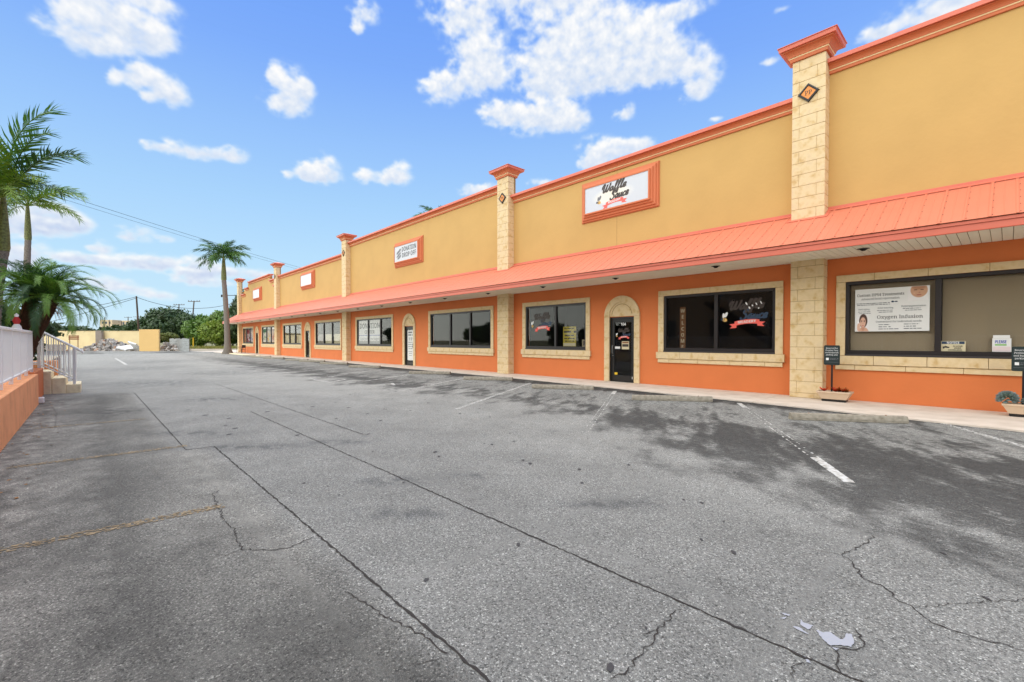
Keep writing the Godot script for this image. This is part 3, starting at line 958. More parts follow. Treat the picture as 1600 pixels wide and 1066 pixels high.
func cornice(z0: float, z1: float, y: float, wallx := FX) -> void:   # y = underside, on the upper wall
	var c := group_at("cornice", Vector3(wallx, y, (z0 + z1) / 2), bld)
	var run := Vector3(0, 0, z1 - z0)
	var prof := func(list: Array) -> PackedVector2Array:
		var p := PackedVector2Array()
		for q in list:
			p.append(Vector2(wallx - q[0], y + q[1]))
		return p
	var mb := MB.new()
	mb.extrude(prof.call([[-0.01, 0], [0.045, 0], [0.05, 0.065], [-0.01, 0.065]]), Vector3(0, 0, z0), Vector3(1, 0, 0), Vector3.UP, run)
	mb.extrude(prof.call([[-0.01, 0.093], [0.075, 0.093], [0.082, 0.12], [0.10, 0.152], [0.128, 0.178], [0.165, 0.192], [0.168, 0.215], [-0.01, 0.215]]), Vector3(0, 0, z0), Vector3(1, 0, 0), Vector3.UP, run)
	obj("moulding", mb, M.cornice_orange, c)
	mb = MB.new()
	mb.extrude(prof.call([[-0.01, 0.065], [0.062, 0.065], [0.072, 0.079], [0.062, 0.093], [-0.01, 0.093]]), Vector3(0, 0, z0), Vector3(1, 0, 0), Vector3.UP, run)
	obj("cream_band", mb, M.cream_trim, c)
	mb = MB.new()
	mb.extrude(prof.call([[-0.25, 0.215], [0.205, 0.215], [0.212, 0.208], [0.222, 0.212], [0.222, 0.305], [0.205, 0.315], [-0.25, 0.33]]), Vector3(0, 0, z0), Vector3(1, 0, 0), Vector3.UP, run)
	obj("metal_coping", mb, M.salmon_fascia, c)

func pilaster(zc: float, single: bool) -> void:
	var p := group_at("pilaster", Vector3(PX, SW, zc), bld)
	var W := 0.72
	var mb := MB.new()
	mb.b2(PX + 0.008, FX + 0.1, SW, 8.47, zc - W / 2 + 0.008, zc + W / 2 - 0.008)
	obj("mortar_core", mb, M.mortar, p)
	var ch := 0.2885
	var meshes := {}
	var all := MB.new()
	var first := SW - 0.17
	for i in 31:
		var y0 := maxf(first + i * ch, SW)
		var y1 := minf(first + (i + 1) * ch, 8.48)
		if y1 - y0 < 0.02 or (y0 > 3.62 and y1 < 4.3):
			continue
		var cutz := zc - W / 2 + W * (0.22 if i % 2 else 0.75)
		for s in [[zc - W / 2, cutz], [cutz, zc + W / 2]]:
			var sz := Vector3(FX - PX, y1 - y0 - 0.007, s[1] - s[0] - 0.004)
			var ce := Vector3((FX + PX) / 2, (y0 + y1) / 2, (s[0] + s[1]) / 2)
			if single:
				var key := "%.2f_%.2f" % [sz.y, sz.z]
				if not meshes.has(key):
					var q := MB.new()
					q.cbox(Vector3(), sz, 0.006)
					meshes[key] = q.mesh(M.cast_stone)
				inst("stone_block", meshes[key], p, Transform3D(Basis(), ce - origin(p)))
			else:
				all.cbox(ce, sz, 0.006)
	if not single:
		stuff(obj("stone_blocks", all, M.cast_stone, p))
	# flared cap
	var ce := Vector3((PX + FX + 0.12) / 2, 0, zc)
	var hx := (FX + 0.12 - PX) / 2
	var hz := W / 2
	var ring := func(list: Array) -> Array:
		var o := []
		for q in list:
			o.append([hx + q[0], hz + q[0], q[1]])
		return o
	mb = MB.new()
	mb.rect_rings(ring.call([[0.052, 8.555], [0.045, 8.48], [-0.1, 8.48]]), ce, Vector3(1, 0, 0), Vector3(0, 0, -1), Vector3.UP)
	mb.rect_rings(ring.call([[0.2, 8.735], [0.19, 8.71], [0.15, 8.70], [0.115, 8.67], [0.09, 8.63], [0.078, 8.585], [0.0, 8.585]]), ce, Vector3(1, 0, 0), Vector3(0, 0, -1), Vector3.UP)
	obj("cap_moulding", mb, M.cornice_orange, p)
	mb = MB.new()
	mb.rect_rings(ring.call([[0.0, 8.587], [0.062, 8.585], [0.072, 8.57], [0.06, 8.555], [0.0, 8.553]]), ce, Vector3(1, 0, 0), Vector3(0, 0, -1), Vector3.UP)
	obj("cap_band", mb, M.cream_trim, p)
	mb = MB.new()
	mb.rect_rings([[0.01, 0.01, 9.02], [hx + 0.275, hz + 0.275, 8.845], [hx + 0.275, hz + 0.275, 8.83], [hx + 0.255, hz + 0.255, 8.828], [hx + 0.245, hz + 0.245, 8.738], [hx - 0.1, hz - 0.1, 8.736]], ce, Vector3(1, 0, 0), Vector3(0, 0, -1), Vector3.UP)
	obj("cap_roof", mb, M.salmon_fascia, p)

func build_plaza() -> void:
	bld = group_at("shopping_plaza", Vector3(FX, 0, -25))
	tag(bld, "long yellow and orange shopping plaza with stone pillars and a salmon metal awning", "building")
	# shell
	var mb := MB.new()
	mb.b2(FX + 0.2, 26.0, 6.6, 6.8, PIL[5] + 0.1, PIL[0])
	obj("roof", mb, M.concrete, bld)
	mb = MB.new()
	mb.b2(25.8, 26.0, -0.1, 7.2, PIL[5] - 0.2, PIL[0])
	mb.b2(FX + 0.2, 25.8, -0.1, 7.35, PIL[5] - 0.2, PIL[5])
	mb.b2(FX + 0.2, 25.8, -0.1, 7.35, PIL[0], PIL[0] + 0.2)
	obj("rear_wall", mb, M.yellow_stucco, bld)
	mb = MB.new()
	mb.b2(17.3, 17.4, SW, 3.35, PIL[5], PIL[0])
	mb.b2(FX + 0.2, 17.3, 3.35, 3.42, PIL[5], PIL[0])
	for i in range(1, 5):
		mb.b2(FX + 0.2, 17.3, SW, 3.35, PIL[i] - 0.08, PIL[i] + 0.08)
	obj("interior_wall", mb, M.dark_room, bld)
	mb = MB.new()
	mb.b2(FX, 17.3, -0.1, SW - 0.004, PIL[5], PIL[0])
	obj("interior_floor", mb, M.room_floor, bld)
	# lower walls with their openings: windows 1.10 to 2.88, doors to 2.28
	var holes := [[[-2.68, 2.27], [4.2, 5.2], [6.5, 11.5]], [[-13.76, -10.58], [-9.53, -8.53], [-7.46, -4.22]], [[-30.3, -25.38], [-23.83, -22.83], [-21.08, -16.03]], [[-46.5, -41.6], [-40.45, -39.45], [-38.1, -33.13]], [[-62.0, -57.5], [-56.28, -55.28], [-53.85, -49.15]]]
	var mull := [[-1.03, 0.62], [-12.11], [-28.64, -26.9], [-44.87, -43.25], [-60.5, -59.0]]
	var mull2 := [[8.1, 9.8], [-5.81], [-19.28, -17.62], [-36.45, -34.75], [-52.28, -50.7]]
	var wins := []
	var doors := []
	for i in 5:
		var h := []
		for q in holes[i]:
			var dr: bool = absf(q[1] - q[0]) < 1.1
			h.append([q[0], q[1], 0.0 if dr else 1.10, 2.28 if dr else 2.88])
		wall_with_holes("lower_wall", PIL[i + 1] if i < 4 else PIL[5] - 0.2, PIL[i], 0.0, 3.9, h, M.orange_stucco)
		var det := i <= 2
		if i == 0:
			wins.append([window(-2.68, 2.27, mull[0], true), window(6.5, 11.5, mull2[0], true)])
			doors.append(door(4.7, 1.0))
		else:
			wins.append([window(holes[i][0][0], holes[i][0][1], mull[i], det), window(holes[i][2][0], holes[i][2][1], mull2[i], det)])
			doors.append(door((holes[i][1][0] + holes[i][1][1]) / 2, -1.0 if i == 1 else 1.0))
	# upper walls, alternately tall and low, and their cornices
	var tops := [8.02, 7.37, 8.02, 7.37]
	for i in 4:
		mb = MB.new()
		mb.b2(FX, FX + 0.25, 3.9, tops[i] + 0.22, PIL[i + 1], PIL[i])
		obj("upper_wall", mb, M.yellow_stucco, bld)
		cornice(PIL[i + 1] + 0.362, PIL[i] - 0.362, tops[i])
	mb = MB.new()
	var zl: float = PIL[5] - 0.2
	mb.b2(FX, FX + 0.25, 3.9, 6.62 + 0.22, zl, PIL[4])
	mb.b2(FX, FX + 0.25, 6.84, 7.26 + 0.22, -61.4, -49.3)
	mb.b2(FX, FX + 0.25, 7.48, 8.02, -59.7, -50.9)
	obj("upper_wall", mb, M.yellow_stucco, bld)
	cornice(-59.0, -49.9 - 0.6, 7.86)
	cornice(-50.6, -48.75, 7.25)
	cornice(-60.6, -59.25, 7.25)
	cornice(-49.25, -48.3, 6.62)
	cornice(-62.3, -60.75, 6.62)
	mb = MB.new()
	mb.b2(FX - 0.004, FX - 0.001, 4.7, 7.36, -9.262, -9.254)
	obj("wall_joint", mb, M.mortar, bld)
	for i in 6:
		pilaster(PIL[i], i <= 3)
	# metal awning
	var aw := group_at("awning", Vector3(12.6, 3.45, -25), bld)
	var E0 := Vector2(11.70, 3.655)
	var E1 := Vector2(13.49, 4.70)
	var sl := (E1 - E0).length()
	var ang := (E1 - E0).angle()
	var pm := MB.new()
	pm.box(Vector3(sl / 2, -0.004, 0), Vector3(sl, 0.008, 0.664))
	for r in [[-0.332, 0.032, 0.014], [0.0, 0.026, 0.011], [0.166, 0.012, 0.004], [-0.166, 0.012, 0.004]]:
		var w: float = r[1]
		var q := PackedVector2Array([Vector2(r[0] - w, 0), Vector2(r[0] + w, 0), Vector2(r[0] + w * 0.5, r[2]), Vector2(r[0] - w * 0.5, r[2])])
		pm.extrude(q, Vector3(-0.012, 0, 0), Vector3(0, 0, 1), Vector3.UP, Vector3(sl, 0, 0))
	var panel := pm.mesh(M.salmon_metal)
	var sm := MB.new()
	for k in 6:
		sm.cbox(Vector3(0.06 + k * (sl - 0.2) / 5.0, 0.014, -0.30), Vector3(0.016, 0.008, 0.016), 0.003)
		sm.cbox(Vector3(0.06 + k * (sl - 0.2) / 5.0, 0.012, 0.035), Vector3(0.016, 0.008, 0.016), 0.003)
	var screws := sm.mesh(M.screw)
	var zz := -63.75
	var np := 0
	while zz < 13.8:
		var xf := Transform3D(Basis(Vector3(0, 0, 1), ang), Vector3(E0.x, E0.y, zz) - origin(aw))
		inst("awning_panel", panel, aw, xf)
		if zz > -26.0 and zz < 4.0:
			stuff(inst("screw_row", screws, aw, xf))
		zz += 0.665
		np += 1
	mb = MB.new()
	mb.cb(11.745, 11.785, 3.455, 3.575, -64.08, 13.9, 0.004)
	mb.cb(11.725, 11.79, 3.577, 3.64, -64.08, 13.9, 0.004)
	mb.b2(11.735, 11.80, 3.449, 3.4545, -64.08, 13.9)
	obj("fascia", mb, M.salmon_fascia, aw)
	mb = MB.new()
	mb.extrude(PackedVector2Array([Vector2(11.75, 3.46), Vector2(13.49, 3.46), Vector2(13.49, 4.66), Vector2(11.75, 3.65)]), Vector3(0, 0, -64.07), Vector3(1, 0, 0), Vector3.UP, Vector3(0, 0, 0.05))
	obj("end_panel", mb, M.salmon_fascia, aw)
	# flashing against wall and pilasters
	for i in 5:
		mb = MB.new()
		var a: float = PIL[i + 1] + 0.36
		var b: float = PIL[i] - 0.36
		mb.cb(FX - 0.022, FX - 0.001, 4.66, 4.77, a, b, 0.004)
		mb.box(Vector3(FX - 0.07, 4.682, (a + b) / 2), Vector3(0.13, 0.006, b - a), Basis(Vector3(0, 0, 1), ang))
		obj("flashing", mb, M.salmon_fascia, aw)
		mb = MB.new()
		mb.box(Vector3(PX - 0.055, 4.487, PIL[i + 1]), Vector3(0.14, 0.01, 0.86), Basis(Vector3(0, 0, 1), ang))
		for s in [-1.0, 1.0]:
			mb.box(Vector3(PX + 0.14, 4.60, PIL[i + 1] + s * 0.40), Vector3(0.46, 0.01, 0.075), Basis(Vector3(0, 0, 1), ang))
		obj("pilaster_flashing", mb, M.salmon_fascia, aw)
	# soffit boards
	var so := MB.new()
	for s in [-0.073, 0.073]:
		so.cbox(Vector3(0, 0, s), Vector3(1.70, 0.012, 0.138), 0.005)
	var board := so.mesh(M.vinyl_soffit)
	zz = -63.9
	while zz < 13.8:
		inst("soffit_board", board, aw, Transform3D(Basis(), Vector3(12.64, 3.478, zz) - origin(aw)))
		zz += 0.292
	mb = MB.new()
	mb.b2(11.79, 13.49, 3.49, 3.496, -64.0, 13.8)
	obj("soffit_backing", mb, M.mortar, aw)
	for k in 20:
		var z := -2.16 - 3.2 * k
		if k == 19:
			z = 1.04
		var l := group_at("recessed_light", Vector3(12.42, 3.46, z), aw)
		mb = MB.new()
		for i in 20:
			var a0 := TAU * i / 20.0
			var a1 := TAU * (i + 1) / 20.0
			mb.poly([Vector3(12.42 + cos(a0) * 0.115, 3.466, z + sin(a0) * 0.115), Vector3(12.42 + cos(a1) * 0.115, 3.466, z + sin(a1) * 0.115), Vector3(12.42 + cos(a1) * 0.08, 3.455, z + sin(a1) * 0.08), Vector3(12.42 + cos(a0) * 0.08, 3.455, z + sin(a0) * 0.08)], Vector3.DOWN)
		obj("trim_ring", mb, M.bronze_frame, l)
		mb = MB.new()
		mb.tube([Vector3(12.42, 3.468, z), Vector3(12.42, 3.45, z), Vector3(12.42, 3.42, z)], [0.085, 0.07, 0.03], 14)
		obj("lamp_cone", mb, M.black_metal, l)
	shop_fittings(wins, doors)

func bee(mb_w: MB, mb_y: MB, mb_k: MB, z: float, y: float, s: float, x: float) -> void:
	plate(mb_w, ellipse(z + 0.45 * s, y + 0.72 * s, 0.2 * s, 0.42 * s, -0.5), x)
	plate(mb_w, ellipse(z + 0.1 * s, y + 0.62 * s, 0.16 * s, 0.36 * s, -0.1), x + 0.0005)
	plate(mb_y, ellipse(z + 0.28 * s, y, 0.34 * s, 0.26 * s, -0.3), x)
	plate(mb_k, ellipse(z - 0.12 * s, y + 0.08 * s, 0.18 * s, 0.17 * s), x - 0.001)
	plate(mb_k, ellipse(z + 0.2 * s, y + 0.02 * s, 0.05 * s, 0.25 * s, -0.3), x - 0.001)

func logo(parent: Node, z: float, y: float, L: float, x: float, top: Material, mid: Material) -> void:   # z, y: lower left of the ribbon, L: its length
	var mb := MB.new()
	script_word(mb, "Waffle", Vector3(x, y + 0.53 * L, z - 0.06 * L), L * 0.285, 0.17, 0.03, 1.16)
	obj("lettering", mb, top, parent)
	mb = MB.new()
	script_word(mb, "Sauce", Vector3(x, y + 0.235 * L, z + 0.30 * L), L * 0.29, 0.18, 0.03, 0.98)
	obj("lettering", mb, mid, parent)
	mb = ribbon_banner(z, z + L, y + 0.035 * L, L * 0.135, x + 0.001)
	obj("ribbon", mb, M.coral_print, parent)
	words("lettering", "MEADERY", Vector3(x - 0.004, y + 0.158 * L, z + 0.5 * L), L * 0.075, L * 0.52, M.letter_white, parent, null, Basis(Vector3.UP, -PI / 2) * Basis(Vector3(0, 0, 1), 0.06))
	var w := MB.new(); var ye := MB.new(); var k := MB.new()
	bee(w, ye, k, z - 0.22 * L, y + 0.23 * L, 0.22 * L, x)
	obj("bee_wings", w, M.letter_white if mid == M.navy else M.letter_grey, parent)
	obj("bee_body", ye, M.bee_yellow, parent)
	obj("bee_stripes", k, M.navy, parent)

func face_print(kind: int) -> ImageTexture:   # a printed portrait, a few centimetres high
	var im := Image.create(96, 96, false, Image.FORMAT_RGB8)
	im.fill(g8(226, 224, 222))
	var spot := func(cx: float, cy: float, a: float, b: float, col: Color, soft := 0.15) -> void:
		for y in range(maxi(0, int(cy - b)), mini(96, int(cy + b) + 1)):
			for x in range(maxi(0, int(cx - a)), mini(96, int(cx + a) + 1)):
				var d := sqrt(pow((x - cx) / a, 2.0) + pow((y - cy) / b, 2.0))
				if d < 1.0:
					im.set_pixel(x, y, im.get_pixel(x, y).lerp(col, smoothstep(1.0, 1.0 - soft, d)))
	if kind == 0:
		spot.call(52, 38, 34, 40, g8(74, 50, 40)); spot.call(52, 104, 46, 34, g8(206, 160, 134)); spot.call(50, 76, 13, 20, g8(190, 140, 114))
		spot.call(50, 46, 25, 33, g8(214, 170, 146), 0.3); spot.call(40, 42, 5, 2.5, g8(70, 52, 48)); spot.call(60, 42, 5, 2.5, g8(70, 52, 48)); spot.call(40, 36, 6, 1.6, g8(96, 70, 58)); spot.call(60, 36, 6, 1.6, g8(96, 70, 58))
		spot.call(50, 54, 3, 4, g8(184, 132, 112), 0.9); spot.call(50, 65, 7, 2.8, g8(184, 92, 92)); spot.call(16, 74, 11, 26, g8(214, 172, 148)); spot.call(26, 60, 6, 16, g8(218, 176, 152)); spot.call(14, 46, 7, 7, g8(242, 240, 238))
	else:
		spot.call(52, 26, 42, 52, g8(196, 152, 120), 0.12); spot.call(52, 6, 40, 22, g8(170, 122, 92), 0.5); spot.call(36, 24, 9, 3, g8(96, 64, 50)); spot.call(66, 24, 9, 3, g8(96, 64, 50))
		spot.call(54, 42, 6, 7, g8(168, 118, 94), 0.9); spot.call(52, 58, 13, 4, g8(170, 98, 86)); spot.call(30, 46, 10, 9, g8(208, 164, 134), 0.9)
	return ImageTexture.create_from_image(im)

func sheet(called: String, z0: float, z1: float, y0: float, y1: float, x: float, m: Material, parent: Node, th := 0.004) -> MeshInstance3D:
	var mb := MB.new()
	mb.b2(x, x + th, y0, y1, z0, z1)
	return obj(called, mb, m, parent)

func print_lines(parent: Node, rows: Array, x: float, m: Material) -> void:   # rows: z0, z1, y, height, seed
	var mb := MB.new()
	for r in rows:
		bars(mb, r[0], r[1], r[2], r[3], x, r[4])
	obj("fine_print", mb, m, parent)

func shop_fittings(wins: Array, doors: Array) -> void:
	var gx := FX + 0.040      # just outside the glass
	var mb: MB
	# mini blinds behind the near window
	var win: Node = wins[0][0]
	mb = MB.new()
	var y := 1.24
	while y < 2.80:
		for s in [[-2.60, -1.09], [-0.97, 0.56], [0.68, 2.19]]:
			mb.box(Vector3(FX + 0.13, y, (s[0] + s[1]) / 2), Vector3(0.021, 0.0012, s[1] - s[0]), Basis(Vector3(0, 0, 1), 0.95))
		y += 0.0185
	stuff(obj("blind_slats", mb, M.blind, win))
	# poster with two portraits
	var po := group_at("poster", Vector3(FX + 0.03, 1.68, -1.84))
	tag(po, "white skin treatment poster with two portraits behind the left pane of the near window", "poster")
	var x := FX + 0.036
	sheet("board", -2.50, -1.17, 1.68, 2.68, x, M.paper, po)
	var pm := StandardMaterial3D.new(); pm.albedo_texture = face_print(0); pm.roughness = 0.6; pm.resource_name = "portrait_print"
	var pm2 := StandardMaterial3D.new(); pm2.albedo_texture = face_print(1); pm2.roughness = 0.6; pm2.resource_name = "portrait_print_b"
	for q in [[-2.47, -2.23, 1.685, 2.10, pm], [-1.54, -1.19, 2.36, 2.675, pm2]]:
		mb = MB.new()
		mb.quad_uv(Vector3(x - 0.002, q[2], q[0]), Vector3(x - 0.002, q[2], q[1]), Vector3(x - 0.002, q[3], q[1]), Vector3(x - 0.002, q[3], q[0]))
		obj("portrait", mb, q[4], po)
	var tx := x - 0.003
	words("lettering", "Custom DPS4 Treatments", Vector3(tx, 2.535, -2.03), 0.062, 0.86, M.letter_black, po, font_serif)
	words("lettering", "Advanced facial rejuvenation", Vector3(tx, 2.445, -2.03), 0.045, 0.70, M.letter_grey, po, font_serif)
	words("lettering", "Anti aging", Vector3(tx, 2.205, -2.33), 0.036, 0.22, M.letter_grey, po, font_serif)
	words("lettering", "Acne scarring", Vector3(tx, 2.225, -1.93), 0.036, 0.29, M.letter_grey, po, font_serif)
	words("lettering", "Hyperpigmentation", Vector3(tx, 2.245, -1.44), 0.036, 0.42, M.letter_grey, po, font_serif)
	words("lettering", "Oxygen Infusion", Vector3(tx, 2.01, -1.68), 0.075, 0.80, M.letter_black, po, font_serif)
	words("lettering", "Customized for individual needs", Vector3(tx, 1.905, -1.70), 0.042, 0.80, M.letter_grey, po, font_serif)
	print_lines(po, [[-2.47, -1.86, 2.34, 0.022, 1], [-2.46, -1.86, 2.305, 0.022, 2], [-2.44, -2.2, 2.145, 0.018, 3], [-2.42, -2.2, 2.105, 0.018, 4], [-2.08, -1.79, 2.165, 0.018, 5], [-2.05, -1.8, 2.125, 0.018, 6], [-1.62, -1.32, 2.19, 0.018, 7], [-1.58, -1.30, 2.15, 0.018, 8],
		[-2.05, -1.85, 1.835, 0.024, 9], [-2.05, -1.85, 1.785, 0.024, 10], [-2.05, -1.68, 1.735, 0.024, 11], [-1.6, -1.34, 1.84, 0.024, 12], [-1.6, -1.4, 1.79, 0.024, 13], [-1.6, -1.3, 1.74, 0.024, 14]], tx, M.letter_grey)
	mb = MB.new()
	plate(mb, ellipse(-1.80, 2.36, 0.026, 0.02), tx); plate(mb, ellipse(-1.74, 2.36, 0.03, 0.013), tx)
	obj("print_badge", mb, M.navy, po)
	# notice card and please card
	var no := group_at("notice_sign", Vector3(FX + 0.03, 1.24, -0.78))
	tag(no, "small cream notice card with dark blue heading low in the near window", "sign")
	sheet("card", -0.985, -0.60, 1.237, 1.455, x, M.paper_cream, no)
	sheet("heading_bar", -0.97, -0.615, 1.392, 1.447, x - 0.002, M.navy, no)
	words("lettering", "NOTICE", Vector3(x - 0.004, 1.419, -0.79), 0.042, 0.19, M.letter_white, no)
	words("lettering", "24 HOUR", Vector3(x - 0.003, 1.345, -0.72), 0.026, 0.15, M.letter_black, no)
	words("lettering", "VIDEO", Vector3(x - 0.003, 1.305, -0.72), 0.026, 0.11, M.letter_black, no)
	words("lettering", "SURVEILLANCE", Vector3(x - 0.003, 1.265, -0.76), 0.024, 0.21, M.letter_black, no)
	mb = MB.new()
	plate(mb, PackedVector2Array([Vector2(-0.95, 1.30), Vector2(-0.93, 1.29), Vector2(-0.92, 1.315), Vector2(-0.86, 1.305), Vector2(-0.84, 1.325), Vector2(-0.91, 1.352), Vector2(-0.935, 1.335), Vector2(-0.95, 1.345)]), x - 0.003)
	obj("camera_symbol", mb, M.letter_black, no)
	var pl := group_at("please_card", Vector3(FX + 0.03, 1.24, -0.08))
	tag(pl, "white and pink card reading PLEASE low in the near window", "card")
	sheet("card", -0.215, 0.05, 1.237, 1.51, x, M.paper, pl)
	sheet("header_strip", -0.205, 0.03, 1.512, 1.575, x + 0.001, M.paper, pl)
	sheet("pink_field", -0.205, 0.04, 1.245, 1.345, x - 0.002, M.paper_pink, pl)
	sheet("green_bar", -0.175, -0.015, 1.365, 1.392, x - 0.002, M.green_print, pl)
	words("lettering", "PLEASE", Vector3(x - 0.003, 1.44, -0.095), 0.062, 0.155, M.blue_print, pl)
	# meadery windows and door
	logo(wins[1][1], -5.43, 1.85, 0.92, gx, M.letter_brown, M.navy)
	logo(wins[1][0], -13.29, 1.86, 0.86, gx, M.letter_brown, M.navy)
	logo(doors[1], -9.22, 1.52, 0.44, FX + 0.062, M.letter_brown, M.navy)
	mb = MB.new()
	for s in [[-4.98, 2.52, 0.02, 0.05], [-4.9, 2.40, 0.02, 0.04], [-4.82, 2.46, 0.018, 0.03], [-4.72, 2.5, 0.016, 0.04], [-4.66, 2.38, 0.02, 0.02], [-4.6, 2.53, 0.014, 0.05]]:
		plate(mb, ellipse(s[0], s[1] - 0.02, s[2], s[3], 0.5, 8), gx - 0.004)
	obj("letter_glints", mb, M.letter_white, wins[1][1])
	var wd := group_at("welcome_board", Vector3(FX + 0.25, 1.05, -6.96))
	tag(wd, "tall narrow wooden board with WELCOME down it behind the meadery window", "sign")
	sheet("plank", -7.05, -6.87, 1.05, 2.52, FX + 0.25, M.wood_board, wd, 0.02)
	var L := "WELCOME"
	for i in 7:
		words("lettering", L[i], Vector3(FX + 0.246, 2.40 - i * 0.19, -6.96), 0.11, 0.0, M.paper_cream, wd)
	words("lettering", "104", Vector3(FX + 0.060, 2.03, -9.02), 0.10, 0.20, M.letter_white, doors[1], null)
	var dp := group_at("door_flyer", Vector3(FX + 0.06, 1.16, -8.94))
	tag(dp, "small square printed flyer on the glass of the door numbered 104", "flyer")
	sheet("paper", -9.08, -8.79, 1.16, 1.44, FX + 0.061, M.paper_cream, dp)
	sheet("dark_band", -9.06, -8.81, 1.25, 1.34, FX + 0.059, M.letter_brown, dp)
	sheet("red_band", -9.06, -8.81, 1.37, 1.42, FX + 0.059, M.rust_metal, dp)
	sheet("label_strip", -9.36, -9.15, 1.175, 1.255, FX + 0.062, M.paper, doors[1])
	sheet("yellow_sticker", -9.36, -9.24, 0.27, 0.35, FX + 0.042, M.yellow_post, doors[1])
	sheet("white_tag", -8.66, -8.635, 0.15, 0.23, FX + 0.042, M.paper, doors[1])
	var ys := group_at("yellow_poster", Vector3(FX + 0.06, 1.24, -11.44))
	tag(ys, "olive yellow printed poster standing in the right pane of the smaller meadery window", "poster")
	sheet("board", -11.76, -11.12, 1.24, 2.0, FX + 0.065, M.paper_yellow, ys, 0.01)
	print_lines(ys, [[-11.7, -11.18, 1.93, 0.05, 31], [-11.72, -11.16, 1.80, 0.11, 32], [-11.68, -11.2, 1.66, 0.08, 33], [-11.7, -11.18, 1.54, 0.06, 34], [-11.66, -11.2, 1.44, 0.05, 35]], FX + 0.063, M.letter_brown)
	sheet("pale_foot", -11.74, -11.14, 1.25, 1.37, FX + 0.063, M.paper_cream, ys, 0.002)
	var rp := tag(sheet("red_picture", -10.84, -10.66, 1.57, 1.86, FX + 0.3, M.paper_red, self, 0.01), "small red picture inside the smaller meadery window, right of the yellow poster", "picture")
	rp.name = "red_picture"
	var fp := group_at("framed_picture", Vector3(FX + 0.28, 1.2, -10.88))
	tag(fp, "small pale framed picture low in the smaller meadery window", "picture")
	sheet("frame", -11.0, -10.76, 1.22, 1.5, FX + 0.28, M.paper_cream, fp, 0.015)
	sheet("print", -10.95, -10.81, 1.27, 1.45, FX + 0.276, M.grey_block, fp, 0.003)
	# donation banner across two panes
	var bn := group_at("donation_banner", Vector3(FX + 0.06, 1.22, -28.6))
	tag(bn, "white banner reading DONATION CENTER filling two panes of the third shop's window", "banner")
	sheet("sheet", -30.22, -26.97, 1.24, 2.8, FX + 0.06, M.paper, bn, 0.004)
	words("lettering", "DONATION", Vector3(FX + 0.058, 2.42, -28.55), 0.34, 2.9, M.letter_black, bn)
	words("lettering", "CENTER", Vector3(FX + 0.058, 2.02, -28.55), 0.22, 1.45, M.letter_black, bn)
	print_lines(bn, [[-30.1, -27.05, 1.80, 0.07, 41]], FX + 0.058, M.blue_print)
	words("lettering", "Thank You For Your Support!", Vector3(FX + 0.058, 1.58, -28.55), 0.13, 2.9, M.letter_grey, bn, font_serif)
	var ds := group_at("door_poster", Vector3(FX + 0.06, 0.3, -23.33))
	tag(ds, "tall white poster on the glass door beside the donation centre banner", "poster")
	sheet("paper", -23.64, -23.02, 0.32, 2.05, FX + 0.060, M.paper, ds, 0.003)
	print_lines(ds, [[-23.55, -23.1, 1.93, 0.14, 51], [-23.55, -23.1, 1.78, 0.12, 52], [-23.5, -23.12, 1.6, 0.07, 53], [-23.46, -23.18, 1.5, 0.07, 54], [-23.54, -23.1, 1.36, 0.05, 55], [-23.56, -23.1, 1.24, 0.05, 56], [-23.54, -23.12, 1.12, 0.06, 57], [-23.5, -23.14, 1.0, 0.06, 58], [-23.54, -23.1, 0.82, 0.04, 59], [-23.48, -23.16, 0.72, 0.04, 60], [-23.44, -23.2, 0.6, 0.04, 61]], FX + 0.058, M.letter_grey)
	# half-height paper and displays in the far windows
	var nth := ["left", "middle", "right"]
	var qi := 0
	for q in [[-38.02, -36.54, "grey_block"], [-36.36, -34.84, "paper_cream"], [-34.66, -33.2, "paper_cream"], [-46.42, -44.96, "paper_cream"], [-44.78, -43.34, "paper_cream"], [-43.16, -41.68, "paper_cream"]]:
		var o := sheet("window_screen", q[0], q[1], 1.24, 1.95, FX + 0.12, M[q[2]], self, 0.01)
		tag(o, "pale half-height screen in the %s pane of the fourth shop's window %s of its door" % [nth[qi % 3], "right" if qi < 3 else "left"], "screen", "half-height window screens")
		qi += 1
	var px := FX + 0.057
	var pi := 0
	for q in [[-53.75, -52.4, "paper", "pale poster with a green heading in the left pane of the farthest shop's wide window"], [-52.16, -50.8, "paper", "pale poster in the middle pane of the farthest shop's wide window"], [-50.6, -49.25, "paper_pink", "pinkish poster with red patches in the right pane of the farthest shop's wide window"], [-60.4, -59.1, "paper_red", "red and white poster in the middle pane of the farthest window"], [-61.9, -60.6, "wood_board", "brownish poster in the left pane of the farthest window"], [-58.9, -57.6, "paper_pink", "pale poster in the right pane of the farthest window"]]:
		var g := group_at("window_poster", Vector3(px, 1.3, (q[0] + q[1]) / 2))
		tag(g, q[3], "poster")
		sheet("paper", q[0], q[1], 1.3, 2.7, px, M[q[2]], g)
		var mm: Material = [M.paper_green, M.bee_yellow, M.paper_red, M.letter_white, M.paper_red, M.blue_print][pi]
		mb = MB.new()
		rng.seed = 900 + pi
		if pi == 0:
			mb.b2(px - 0.003, px - 0.001, 2.3, 2.66, q[0] + 0.1, q[1] - 0.1)
		for k in 7:
			plate(mb, ellipse(rng.randf_range(q[0] + 0.25, q[1] - 0.25), rng.randf_range(1.45, 2.25), rng.randf_range(0.08, 0.2), rng.randf_range(0.06, 0.2), rng.randf()), px - 0.003 - k * 0.0006)
		obj("print_patches", mb, mm, g)
		pi += 1
	# sign boxes on the upper wall
	var si := 0
